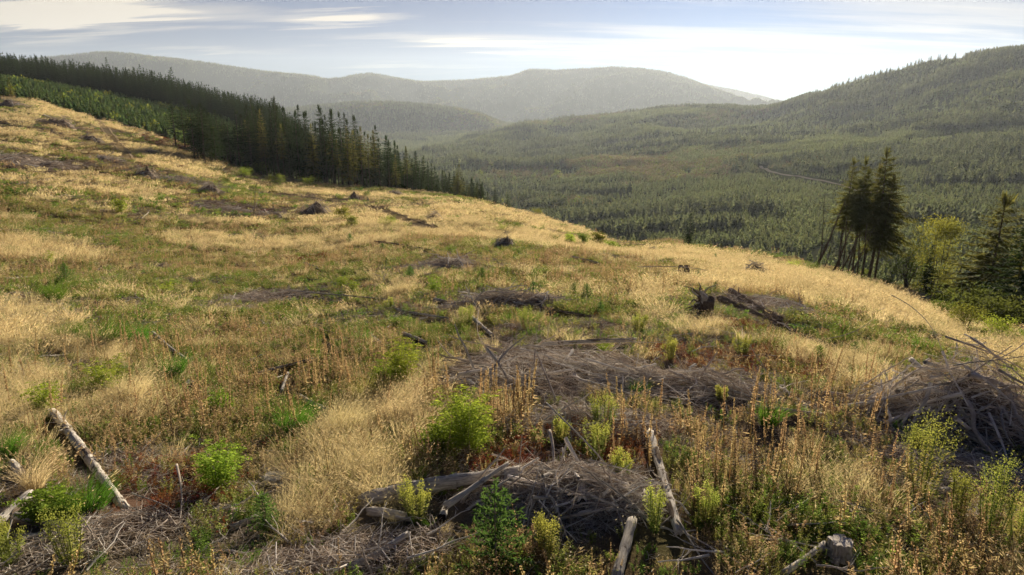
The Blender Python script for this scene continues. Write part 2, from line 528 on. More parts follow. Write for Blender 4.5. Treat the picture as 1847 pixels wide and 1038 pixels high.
# ------------------------------------------------------------------ materials
def foliage_mat(name, c, var=0.35, trans=0.4, hue=0.03, rough=0.7, tcol=None, noise_scale=None):
    m = bpy.data.materials.new(name)
    m.use_nodes = True
    t = NT(m.node_tree)
    oi = t.n('ShaderNodeObjectInfo')
    wn = t.n('ShaderNodeTexWhiteNoise', {'W': oi.outputs['Random']}, noise_dimensions='1D')
    geo = t.n('ShaderNodeNewGeometry')
    rnd = geo.outputs['Random Per Island']
    hs = t.n('ShaderNodeHueSaturation', {'Color': (*c, 1)})
    mixr = t.math('ADD', t.math('MULTIPLY', wn.outputs[0], 0.6), t.math('MULTIPLY', rnd, 0.4))
    v = t.math('ADD', t.math('MULTIPLY', mixr, var * 2), 1 - var)
    h = t.math('ADD', t.math('MULTIPLY', oi.outputs['Random'], hue * 2), 0.5 - hue)
    t.nt.links.new(v, hs.inputs['Value'])
    t.nt.links.new(h, hs.inputs['Hue'])
    col = hs.outputs[0]
    d = t.n('ShaderNodeBsdfPrincipled', {'Base Color': col, 'Roughness': 0.95, 'Specular IOR Level': 0.06})
    if trans > 0:
        tc = t.mix(1.0, col, tcol or (1.12, 1.06, 0.82), 'MULTIPLY')
        tr = t.n('ShaderNodeBsdfTranslucent', {0: tc})
        out = t.n('ShaderNodeMixShader', {0: trans, 1: d.outputs[0], 2: tr.outputs[0]}).outputs[0]
    else:
        out = d.outputs[0]
    t.n('ShaderNodeOutputMaterial', {0: out})
    return m


def wood_mat(name, dark, light, stain=(0.05, 0.04, 0.03), stretch=14.0, scale=3.0, thr=(0.35, 0.65), crack=0.5):
    m = bpy.data.materials.new(name)
    m.use_nodes = True
    t = NT(m.node_tree)
    tc = t.n('ShaderNodeTexCoord')
    mp = t.n('ShaderNodeMapping', {0: tc.outputs['Object']})
    mp.inputs['Scale'].default_value = (stretch, stretch, 1.0)
    n1 = t.n('ShaderNodeTexNoise', {'Vector': mp.outputs[0], 'Scale': scale, 'Detail': 6.0, 'Roughness': 0.65})
    n2 = t.n('ShaderNodeTexNoise', {'Vector': tc.outputs['Object'], 'Scale': 5.0, 'Detail': 4.0, 'Roughness': 0.6})
    c = t.ramp(n1.outputs[0], [(thr[0], dark), (thr[1], light)])
    f = t.ramp(n2.outputs[0], [(0.56, (0, 0, 0)), (0.64, (1, 1, 1))])
    c = t.mix(t.math('MULTIPLY', f, crack), c, stain)
    oi = t.n('ShaderNodeObjectInfo')
    v = t.math('ADD', t.math('MULTIPLY', oi.outputs['Random'], 0.4), 0.8)
    hs = t.n('ShaderNodeHueSaturation', {'Color': c, 'Value': v})
    b = t.n('ShaderNodeBump', {'Height': n1.outputs[0], 'Strength': 0.6, 'Distance': 0.02})
    d = t.n('ShaderNodeBsdfDiffuse', {'Color': hs.outputs[0], 'Roughness': 0.6, 'Normal': b.outputs[0]})
    t.n('ShaderNodeOutputMaterial', {0: d.outputs[0]})
    return m


def ground_mat():
    m = bpy.data.materials.new('ground_soil')
    m.use_nodes = True
    t = NT(m.node_tree)
    at = t.n('ShaderNodeAttribute', attribute_name='ground_colour')
    geo = t.n('ShaderNodeNewGeometry')
    n1 = t.n('ShaderNodeTexNoise', {'Vector': geo.outputs['Position'], 'Scale': 9.0, 'Detail': 8.0, 'Roughness': 0.7})
    n2 = t.n('ShaderNodeTexNoise', {'Vector': geo.outputs['Position'], 'Scale': 0.9, 'Detail': 8.0, 'Roughness': 0.65})
    k = t.math('ADD', t.math('MULTIPLY', n1.outputs[0], 0.9), t.math('MULTIPLY', n2.outputs[0], 1.0))
    kk = t.n('ShaderNodeCombineColor', {0: k, 1: k, 2: k})
    c = t.mix(1.0, at.outputs[0], kk.outputs[0], 'MULTIPLY')
    b = t.n('ShaderNodeBump', {'Height': n1.outputs[0], 'Strength': 0.9, 'Distance': 0.06})
    d = t.n('ShaderNodeBsdfDiffuse', {'Color': c, 'Roughness': 0.5, 'Normal': b.outputs[0]})
    t.n('ShaderNodeOutputMaterial', {0: d.outputs[0]})
    return m


M = {}
M['ground'] = ground_mat()
M['gold'] = foliage_mat('straw_grass', (0.55, 0.485, 0.32), 0.32, 0.50, 0.012)
M['goldhead'] = foliage_mat('grass_seed_heads', (0.62, 0.54, 0.38), 0.25, 0.45, 0.012)
M['brown'] = foliage_mat('dry_weed', (0.35, 0.275, 0.175), 0.40, 0.5, 0.02)
M['brownhead'] = foliage_mat('dry_seed_spike', (0.43, 0.33, 0.205), 0.35, 0.45, 0.02)
M['red'] = foliage_mat('reddish_leaves', (0.21, 0.075, 0.04), 0.4, 0.35, 0.03)
M['olive'] = foliage_mat('olive_weed', (0.24, 0.26, 0.09), 0.4, 0.52, 0.03)
M['green'] = foliage_mat('green_weed', (0.17, 0.25, 0.06), 0.35, 0.52, 0.03)
M['rush'] = foliage_mat('green_rush', (0.085, 0.18, 0.025), 0.3, 0.5, 0.02)
M['bright'] = foliage_mat('bright_shrub_leaves', (0.28, 0.38, 0.06), 0.4, 0.5, 0.02)
M['yellowgreen'] = foliage_mat('yellow_green_flower_heads', (0.33, 0.37, 0.09), 0.25, 0.45, 0.015)
M['sap'] = foliage_mat('sapling_needles', (0.085, 0.17, 0.045), 0.35, 0.4, 0.02)
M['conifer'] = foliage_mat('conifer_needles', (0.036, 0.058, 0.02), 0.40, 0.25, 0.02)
M['conifer_lit'] = foliage_mat('sunlit_brownish_needles', (0.115, 0.12, 0.038), 0.35, 0.48, 0.02)  # sunlit, browner copy of the conifer colour: light painted into the needles
M['yconifer'] = foliage_mat('young_conifer_needles', (0.105, 0.165, 0.058), 0.45, 0.35, 0.025)
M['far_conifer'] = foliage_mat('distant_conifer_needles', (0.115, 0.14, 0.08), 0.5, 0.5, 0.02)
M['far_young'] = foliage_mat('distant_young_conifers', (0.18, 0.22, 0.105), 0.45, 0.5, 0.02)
M['decid'] = foliage_mat('broadleaf_leaves', (0.15, 0.19, 0.04), 0.35, 0.48, 0.035)
M['olive2'] = foliage_mat('dull_bush_leaves', (0.085, 0.11, 0.03), 0.35, 0.42, 0.03)
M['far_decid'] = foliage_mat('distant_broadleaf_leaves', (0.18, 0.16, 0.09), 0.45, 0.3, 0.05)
M['white'] = foliage_mat('white_flowers', (0.66, 0.62, 0.52), 0.15, 0.3, 0.01)
M['pinkw'] = foliage_mat('pink_flowers', (0.6, 0.36, 0.45), 0.15, 0.3, 0.01)
M['trunk'] = wood_mat('conifer_bark', (0.05, 0.038, 0.028), (0.15, 0.12, 0.09), stretch=3)
M['palelog'] = wood_mat('weathered_white_wood', (0.42, 0.38, 0.32), (0.80, 0.76, 0.68), stain=(0.09, 0.06, 0.04), crack=0.9)
M['greylog'] = wood_mat('weathered_grey_wood', (0.26, 0.24, 0.215), (0.60, 0.57, 0.52), stain=(0.09, 0.075, 0.06))
M['brownlog'] = wood_mat('rotting_brown_wood', (0.11, 0.085, 0.065), (0.34, 0.28, 0.22), stain=(0.04, 0.03, 0.02))
M['stick'] = wood_mat('dead_branch_wood', (0.34, 0.285, 0.235), (0.68, 0.61, 0.53), stretch=5, crack=0.3)
M['stickpale'] = wood_mat('bleached_branch_wood', (0.58, 0.54, 0.48), (0.84, 0.80, 0.74), stretch=5, crack=0.3)
M['twig'] = wood_mat('brown_twigs', (0.22, 0.175, 0.14), (0.52, 0.43, 0.34), stretch=5, crack=0.3)
M['char'] = wood_mat('charred_wood_hollow_shade', (0.01, 0.01, 0.01), (0.05, 0.045, 0.04))  # burnt log end, and the shade painted inside the hollow one
M['road'] = wood_mat('road_gravel', (0.22, 0.19, 0.14), (0.34, 0.30, 0.23), stretch=1, scale=2, crack=.2)
M['dirt'] = wood_mat('bare_dirt', (0.30, 0.23, 0.14), (0.46, 0.36, 0.23), stretch=1, scale=2, crack=0.2)


# ------------------------------------------------------------------ mesh helpers
class MB:
    def __init__(s):
        s.v = []; s.f = []; s.m = []; s.n = 0

    def add(s, v, f, mat=0):
        v = np.asarray(v, float).reshape(-1, 3)
        f = np.asarray(f, int)
        s.v.append(v)
        s.f.append((f + s.n))
        s.m.append(np.full(len(f), mat))
        s.n += len(v)

    def mesh(s, name, mats, smooth_=True):
        me = bpy.data.meshes.new(name)
        V = np.concatenate(s.v)
        loops = np.concatenate([f.ravel() for f in s.f])
        tot = np.concatenate([np.full(len(f), f.shape[1]) for f in s.f])
        start = np.concatenate([[0], np.cumsum(tot)[:-1]])
        me.vertices.add(len(V)); me.vertices.foreach_set('co', V.ravel())
        me.loops.add(len(loops)); me.loops.foreach_set('vertex_index', loops)
        me.polygons.add(len(tot)); me.polygons.foreach_set('loop_start', start); me.polygons.foreach_set('loop_total', tot)
        for mt in mats:
            me.materials.append(mt)
        me.polygons.foreach_set('material_index', np.concatenate(s.m))
        me.polygons.foreach_set('use_smooth', np.full(len(tot), smooth_))
        me.update(calc_edges=True)
        me.validate()
        return me


def unit(v):
    v = np.asarray(v, float)
    return v / np.maximum(np.linalg.norm(v, axis=-1, keepdims=True), 1e-9)


def tube(P, rad, sides=6, rough=0.0, cap=True, rg=None):
    """tube along points; returns verts, quads, cap tris"""
    P = np.asarray(P, float); n = len(P)
    T = unit(np.gradient(P, axis=0))
    ref = np.array([0.31, 0.17, 0.93]) if abs(T[0][2]) < 0.85 else np.array([1.0, 0.1, 0])
    U = unit(np.cross(T, ref)); W_ = np.cross(T, U)
    ang = np.linspace(0, 2 * np.pi, sides, endpoint=False)
    rad = np.asarray(rad, float)[:, None] * np.ones((1, sides))
    if rough and rg is not None:
        rad = rad * (1 + (rg.random((n, sides)) - 0.5) * rough)
    V = P[:, None, :] + rad[..., None] * (np.cos(ang)[None, :, None] * U[:, None, :] + np.sin(ang)[None, :, None] * W_[:, None, :])
    V = V.reshape(-1, 3)
    i = np.arange(n - 1)[:, None] * sides; j = np.arange(sides)[None, :]; j2 = (j + 1) % sides
    F = np.stack([i + j, i + j2, i + sides + j2, i + sides + j], -1).reshape(-1, 4)
    caps = None
    if cap:
        c0 = len(V)
        V = np.concatenate([V, [P[0]], [P[-1]]])
        jj = np.arange(sides)
        caps = np.concatenate([np.stack([np.full(sides, c0), (jj + 1) % sides, jj], -1),
                               np.stack([np.full(sides, c0 + 1), (n - 1) * sides + jj, (n - 1) * sides + (jj + 1) % sides], -1)])
    return V, F, caps


def add_tube(mb, P, rad, sides=6, mat=0, rough=0.0, rg=None, cap=True, capmat=None):
    V, F, C = tube(P, rad, sides, rough, cap, rg)
    n0 = mb.n
    mb.add(V, F, mat)
    if C is not None:
        mb.f.append(C + n0)
        mb.m.append(np.full(len(C), mat if capmat is None else capmat))


def diamonds(mb, base, d, length, width, mat=0, rg=None, up=None, fold=0.25):
    """leaf-sized quads: base points, directions, lengths, widths"""
    base = np.asarray(base, float); n = len(base)
    if n == 0:
        return
    d = unit(d)
    length = np.broadcast_to(np.asarray(length, float), (n,))[:, None]
    width = np.broadcast_to(np.asarray(width, float), (n,))[:, None]
    if up is None:
        up = rg.normal(size=(n, 3))
    s = unit(np.cross(d, up))
    nn = np.cross(s, d)
    mid = base + d * length * 0.45
    V = np.stack([base, mid + s * width * 0.5 + nn * width * fold, base + d * length, mid - s * width * 0.5 + nn * width * fold], 1).reshape(-1, 3)
    F = (np.arange(n) * 4)[:, None] + np.arange(4)[None, :]
    mb.add(V, F, mat)


def blades(mb, base, d, bend, length, width, mat=0, rg=None):
    """grass blades: a quad and a tip triangle, bending towards `bend`"""
    base = np.asarray(base, float); n = len(base)
    d = unit(d); length = np.broadcast_to(length, (n,))[:, None]; width = np.broadcast_to(width, (n,))[:, None]
    a = rg.random(n) * 2 * np.pi
    s = np.stack([np.cos(a), np.sin(a), np.zeros(n)], 1)
    m1 = base + d * length * 0.5 + bend * length * 0.12
    tip = base + d * length * 0.93 + bend * length * 0.5
    V = np.stack([base - s * width * 0.5, base + s * width * 0.5, m1 + s * width * 0.4, m1 - s * width * 0.4, tip], 1).reshape(-1, 3)
    k = (np.arange(n) * 5)[:, None]
    mb.add(V, k + np.array([[0, 1, 2, 3]]), mat)
    mb.f.append(k + np.array([[3, 2, 4]]) + mb.n - 5 * n)
    mb.m.append(np.full(n, mat))
    return tip, unit(tip - m1)


def link(name, me, parent=None, loc=None):
    o = bpy.data.objects.new(name, me)
    COL.objects.link(o)
    if parent is not None:
        o.parent = parent
    if loc is not None:
        o.location = loc
    return o


def tag(o, label=None, cat=None, group=None, kind=None):
    if label: o['label'] = label
    if cat: o['category'] = cat
    if group: o['group'] = group
    if kind: o['kind'] = kind
    return o


def copy_tree(o, parent=None):
    c = o.copy()
    COL.objects.link(c)
    if parent is not None:
        c.parent = parent
    for ch in o.children:
        copy_tree(ch, c)
    return c


# ------------------------------------------------------------------ the ground sheet
def build_ground():
    A, Rr = np.meshgrid(AZ, RR, indexing='ij')
    x = np.sin(A) * Rr; y = np.cos(A) * Rr
    nA, nR = A.shape
    V = np.stack([x, y, ZG], -1).reshape(-1, 3)
    i = np.arange(nA - 1)[:, None] * nR; j = np.arange(nR - 1)[None, :]
    F = np.stack([i + j, i + nR + j, i + nR + j + 1, i + j + 1], -1).reshape(-1, 4)
    mb = MB(); mb.add(V, F)
    # close behind the camera and under it
    jl = np.arange(nR - 1); last = (nA - 1) * nR
    mb.f.append(np.stack([last + jl, jl, jl + 1, last + jl + 1], -1)); mb.m.append(np.zeros(nR - 1, int))
    c = len(V)
    mb.v.append(np.array([[0, 0, hz(0, 1)]])); mb.n += 1
    ii = np.arange(nA) * nR
    mb.f.append(np.stack([np.full(nA, c), np.roll(ii, -1), ii], -1)); mb.m.append(np.zeros(nA, int))
    me = mb.mesh('ground', [M['ground']])
    xf = x.ravel(); yf = y.ravel(); r = Rr.ravel(); a = A.ravel()
    gold, bare, red, green, brown = fields(xf, yf)
    col = np.zeros((len(xf), 3))

    def mixc(c, w):
        nonlocal col
        col = col * (1 - w[:, None]) + np.array(c)[None, :] * w[:, None]
    one = np.ones(len(xf))
    farw = smooth(25, 110, r)
    mixc((0.15, 0.12, 0.075), one)
    mixc((0.15, 0.125, 0.055), farw)
    mixc((0.15, 0.10, 0.058), brown * (0.5 + 0.35 * farw))
    mixc((0.095, 0.105, 0.038), green * (0.5 + 0.3 * farw))
    mixc((0.38, 0.29, 0.15), gold * (0.35 + 0.6 * farw))
    mixc((0.17, 0.138, 0.108), bare * 0.75)
    mixc((0.15, 0.07, 0.045), red * 0.5)
    er = edge_r(a)
    beyond = smooth(0, 10, r - er)
    mixc((0.070, 0.078, 0.038), beyond)
    n = fbm(xf, yf, 60, 4, 71)
    blk = smooth(.50, .56, fbm(xf * .8, yf * .55 + xf * .2, 170, 3, 86)) * (r < 2400)
    mixc((0.105, 0.125, 0.055), beyond * np.maximum(smooth(0.5, 0.65, n) * 0.5, blk * .9) * (r < 3600))
    full = np.concatenate([col, [[0.1, 0.08, 0.05]]])
    at = me.color_attributes.new('ground_colour', 'FLOAT_COLOR', 'POINT')
    buf = np.ones((len(full), 4)); buf[:, :3] = full
    at.data.foreach_set('color', buf.ravel())
    o = link('ground', me)
    tag(o, 'cleared hillside falling to a forested valley with mountains behind', kind='structure')
    return o


build_ground()

# ------------------------------------------------------------------ haze
def build_haze():
    mb = MB()
    x0, x1, y0, y1, z0, z1 = -10500, 10500, -10500, 10500, float(ZG.min()) - 1.0, 760.0
    v = [(x0, y0, z0), (x1, y0, z0), (x1, y1, z0), (x0, y1, z0), (x0, y0, z1), (x1, y0, z1), (x1, y1, z1), (x0, y1, z1)]
    mb.add(v, [(0, 3, 2, 1), (4, 5, 6, 7), (0, 1, 5, 4), (1, 2, 6, 5), (2, 3, 7, 6), (3, 0, 4, 7)])
    m = bpy.data.materials.new('haze_air')
    m.use_nodes = True
    t = NT(m.node_tree)
    pv = t.n('ShaderNodeVolumePrincipled', {'Color': (0.74, 0.86, 1.0, 1), 'Density': HAZE, 'Anisotropy': 0.35})
    t.n('ShaderNodeOutputMaterial', {'Volume': pv.outputs[0]})
    o = link('haze', mb.mesh('haze', [m], False))
    tag(o, 'thin evening haze over the valley', kind='stuff')


HAZE = 0.000045
build_haze()
#@@NEXT
# ------------------------------------------------------------------ scattering (uncountable growth only)
def instancer_tree():
    ng = bpy.data.node_groups.new('scatter', 'GeometryNodeTree')
    ng.interface.new_socket('Geometry', in_out='INPUT', socket_type='NodeSocketGeometry')
    s = ng.interface.new_socket('Kinds', in_out='INPUT', socket_type='NodeSocketCollection')
    ng.interface.new_socket('Geometry', in_out='OUTPUT', socket_type='NodeSocketGeometry')
    gi = ng.nodes.new('NodeGroupInput'); go = ng.nodes.new('NodeGroupOutput')
    ci = ng.nodes.new('GeometryNodeCollectionInfo')
    ci.transform_space = 'ORIGINAL'
    ci.inputs['Separate Children'].default_value = True
    ci.inputs['Reset Children'].default_value = True
    iop = ng.nodes.new('GeometryNodeInstanceOnPoints')
    iop.inputs['Pick Instance'].default_value = True
    L = ng.links.new
    L(gi.outputs[1], ci.inputs[0])
    L(gi.outputs[0], iop.inputs['Points'])
    L(ci.outputs[0], iop.inputs['Instance'])
    for nm, ty, so in (('kind_index', 'INT', 'Instance Index'), ('turn', 'FLOAT_VECTOR', 'Rotation'), ('size', 'FLOAT_VECTOR', 'Scale')):
        na = ng.nodes.new('GeometryNodeInputNamedAttribute')
        na.data_type = ty
        na.inputs['Name'].default_value = nm
        L(na.outputs[0], iop.inputs[so])
    L(iop.outputs[0], go.inputs[0])
    return ng, s.identifier


SCAT, SCAT_ID = instancer_tree()


def scatter(name, label, protos, P, kind_idx, size, yaw, tilt=None):
    """ONE object of kind stuff: many copies of a few small plants on points P"""
    c = bpy.data.collections.new(name + '_kinds')
    for i, me in enumerate(protos):
        o = bpy.data.objects.new('%03d_%s' % (i, name), me)
        c.objects.link(o)
    me = bpy.data.meshes.new(name)
    n = len(P)
    me.vertices.add(n); me.vertices.foreach_set('co', np.asarray(P, float).ravel())
    a = me.attributes.new('kind_index', 'INT', 'POINT'); a.data.foreach_set('value', np.asarray(kind_idx, np.int32))
    size = np.asarray(size, float)
    if size.ndim == 1:
        size = np.repeat(size[:, None], 3, 1)
    a = me.attributes.new('size', 'FLOAT_VECTOR', 'POINT'); a.data.foreach_set('vector', size.ravel())
    rot = np.zeros((n, 3)); rot[:, 2] = yaw
    if tilt is not None:
        rot[:, :2] = tilt
    a = me.attributes.new('turn', 'FLOAT_VECTOR', 'POINT'); a.data.foreach_set('vector', rot.ravel())
    o = link(name, me)
    md = o.modifiers.new('scatter', 'NODES')
    md.node_group = SCAT
    md[SCAT_ID] = c
    tag(o, label, kind='stuff')
    return o


def wedge_points(r0, r1, density, a0=-44, a1=44, falloff=0.0):
    """random points in a ring sector; density per square metre at r0, falling as (r0/r)^falloff"""
    a0, a1 = R(a0), R(a1)
    out = []
    k = max(1, int(math.ceil(math.log(r1 / r0) / math.log(1.25))))
    edges = np.exp(np.linspace(math.log(r0), math.log(r1), k + 1))
    for e0, e1 in zip(edges[:-1], edges[1:]):
        d = density * (r0 / math.sqrt(e0 * e1)) ** falloff
        n = rng.poisson(d * 0.5 * (a1 - a0) * (e1 * e1 - e0 * e0))
        r = np.sqrt(rng.random(n) * (e1 * e1 - e0 * e0) + e0 * e0)
        a = a0 + rng.random(n) * (a1 - a0)
        out.append(np.stack([np.sin(a) * r, np.cos(a) * r], 1))
    return np.concatenate(out)


# ------------------------------------------------------------------ small plants
def g_clump(n, h, spread, w, lean=0.35, mats=('gold', 'goldhead'), heads=0.6, seed=0, wind=(0.5, -0.1), head=(0.09, 0.018)):
    rg = np.random.default_rng(seed)
    mb = MB()
    a = rg.random(n) * 2 * np.pi; q = np.sqrt(rg.random(n)) * spread
    base = np.stack([np.cos(a) * q, np.sin(a) * q, np.full(n, -0.03)], 1)
    out = np.stack([np.cos(a), np.sin(a), np.zeros(n)], 1)
    d = out * lean * rg.random((n, 1)) + np.array([0, 0, 1.0]) + rg.normal(size=(n, 3)) * 0.10
    bend = unit(out * 0.6 + np.array([wind[0], wind[1], 0]) + rg.normal(size=(n, 3)) * 0.3) * np.array([1, 1, 0.2])
    L = h * (0.55 + 0.55 * rg.random(n))
    tip, td = blades(mb, base, d, bend, L, w * (0.7 + 0.6 * rg.random(n)), 0, rg)
    k = np.where(rg.random(n) < heads)[0]
    if len(k):
        diamonds(mb, tip[k] - td[k] * head[0] * 0.3, td[k] + np.array([0.1, 0, -0.1]), head[0] * (0.7 + 0.6 * rg.random(len(k))), head[1], 1, rg)
        diamonds(mb, tip[k] - td[k] * head[0] * 0.3, td[k] + np.array([0.1, 0, -0.1]), head[0] * (0.7 + 0.6 * rg.random(len(k))), head[1], 1, rg)
    return mb.mesh('clump', [M[m] for m in mats], False)


def add_leafy_stem(mb, rg, base, h, leaf, nleaf, lean, mat_stem=0, mat_leaf=1, stem_r=0.004, droop=0.2, lo=0.15, leaf_w=0.32, plume=None, up=0.5):
    top = np.array([lean[0], lean[1], h])
    t = np.linspace(0, 1, 4)[:, None]
    P = np.asarray(base) + top * t + np.array([lean[0], lean[1], 0]) * (t * t - t) * 0.5
    add_tube(mb, P, np.array([1, .85, .6, .3]) * stem_r, 3, mat_stem, cap=False)
    tt = lo + (1 - lo) * rg.random(nleaf)
    pos = np.asarray(base) + top * tt[:, None] + np.array([lean[0], lean[1], 0]) * (tt * tt - tt)[:, None] * 0.5
    a = rg.random(nleaf) * 2 * np.pi
    d = np.stack([np.cos(a), np.sin(a), up - droop + rg.normal(size=nleaf) * 0.25], 1)
    diamonds(mb, pos, d, leaf * (0.6 + 0.6 * rg.random(nleaf)), leaf * leaf_w, mat_leaf, rg, up=np.array([0, 0, 1.0]) + rg.normal(size=(nleaf, 3)) * 0.4)
    if plume:
        n, s, m = plume
        p = P[-1] + rg.normal(size=(n, 3)) * np.array([s, s, s * 0.55])
        diamonds(mb, p, rg.normal(size=(n, 3)) + np.array([0, 0, .8]), s * 0.55, s * 0.38, m, rg)


def weed(n, h, spread, leaf, nleaf, mats, seed=0, plume=None, flowers=0, lo=0.1, lean=0.2, stem_r=0.004, leaf_w=0.34, fl=0.022):
    rg = np.random.default_rng(seed)
    mb = MB()
    for k in range(n):
        a = rg.random() * 6.283; q = math.sqrt(rg.random()) * spread
        b = np.array([math.cos(a) * q, math.sin(a) * q, -0.03])
        hh = h * (0.6 + 0.5 * rg.random())
        ln = (rg.normal() * lean * hh + math.cos(a) * lean * hh * .6, rg.normal() * lean * hh + math.sin(a) * lean * hh * .6)
        add_leafy_stem(mb, rg, b, hh, leaf, nleaf, ln, plume=plume, lo=lo, stem_r=stem_r, leaf_w=leaf_w)
    if flowers:
        a = rg.random(flowers) * 6.283; q = np.sqrt(rg.random(flowers)) * spread * 1.3
        p = np.stack([np.cos(a) * q, np.sin(a) * q, h * (0.6 + 0.5 * rg.random(flowers))], 1)
        diamonds(mb, p, rg.normal(size=(flowers, 3)), fl, fl, len(mats) - 1, rg)
        diamonds(mb, p, rg.normal(size=(flowers, 3)), fl, fl, len(mats) - 1, rg)
    return mb.mesh('weed', [M[m] for m in mats], False)


def spike_mesh(h, seed, leafy=14, dense=60, lean=0.08, thick=0.026):
    """one dead flower stalk with a dense brown seed spike, shrivelled leaves below: returns (stem mesh, spike mesh, leaf mesh)"""
    rg = np.random.default_rng(seed)
    lx, ly = rg.normal() * lean * h, rg.normal() * lean * h
    t = np.linspace(0, 1, 6)[:, None]
    P = np.array([0, 0, -0.05]) + np.concatenate([lx * t ** 1.6, ly * t ** 1.6, t * (h + 0.05)], 1)
    stem = MB(); add_tube(stem, P, np.array([1, .9, .8, .7, .6, .4]) * 0.0075, 4, 0, cap=False)

    def at(tt):
        return np.stack([np.interp(tt, t[:, 0], P[:, i]) for i in range(3)], 1)
    sp = MB()
    tt = 0.42 + 0.58 * rg.random(dense)
    p = at(tt)
    a = rg.random(dense) * 6.283
    d = np.stack([np.cos(a), np.sin(a), 0.7 + rg.random(dense) * .5], 1)
    wd = thick * (1.25 - tt * 0.75) * 1.5
    diamonds(sp, p, d, wd * 1.4, wd * 0.8, 0, rg)
    lf = MB()
    tt = 0.05 + 0.55 * rg.random(leafy) ** 1.2
    a = rg.random(leafy) * 6.283
    d = np.stack([np.cos(a), np.sin(a), rg.normal(size=leafy) * .5 - .1], 1)
    diamonds(lf, at(tt), d, 0.05 + 0.08 * rg.random(leafy), 0.022, 0, rg)
    return stem.mesh('stem', [M['brown']], False), sp.mesh('seed_spike', [M['brownhead']], False), lf.mesh('withered_leaves', [M['brown']], False)


def joined_spikes(n, h, spread, seed, dense=26, thick=0.034):
    rg = np.random.default_rng(seed)
    mb = MB()
    for k in range(n):
        a = rg.random() * 6.283; q = math.sqrt(rg.random()) * spread
        b = np.array([math.cos(a) * q, math.sin(a) * q, -0.05]); hh = h * (0.6 + 0.5 * rg.random())
        l = rg.normal(size=2) * 0.09 * hh
        t = np.linspace(0, 1, 3)[:, None]
        P = b + np.concatenate([l[0] * t, l[1] * t, t * hh], 1)
        add_tube(mb, P, [0.008, .007, .004], 3, 0, cap=False)
        tt = (0.4 + 0.6 * rg.random(dense)); aa = rg.random(dense) * 6.283
        p = b + np.stack([l[0] * tt, l[1] * tt, tt * hh], 1)
        diamonds(mb, p, np.stack([np.cos(aa), np.sin(aa), .7 + 0 * aa], 1), thick * 1.6 * (1.25 - .75 * tt), thick * .9, 1, rg)
        m = 8
        tt = 0.6 * rg.random(m); aa = rg.random(m) * 6.283
        p = b + np.stack([l[0] * tt, l[1] * tt, tt * hh], 1)
        diamonds(mb, p, np.stack([np.cos(aa), np.sin(aa), rg.normal(size=m) * .4], 1), 0.09, 0.03, 0, rg)
    return mb.mesh('stalks', [M['brown'], M['brownhead']], False)


def twig_litter(n, size, seed, mats=('twig',), lift=0.03):
    rg = np.random.default_rng(seed)
    mb = MB()
    for k in range(n):
        L = size * (0.3 + 0.9 * rg.random()); a = rg.random() * 6.283
        c = rg.normal(size=3) * np.array([size * .4, size * .4, lift]) + [0, 0, lift * .8]
        d = np.array([math.cos(a), math.sin(a), rg.normal() * 0.12])
        s = np.array([-d[1], d[0], rg.normal() * .2]) * L * rg.normal() * 0.12
        P = np.stack([c - d * L / 2, c + s, c + d * L / 2])
        add_tube(mb, P, np.array([1, .8, .4]) * (0.004 + 0.006 * rg.random()) * (size / .5), 3, rg.integers(0, len(mats)), cap=False)
    return mb.mesh('litter', [M[m] for m in mats], False)


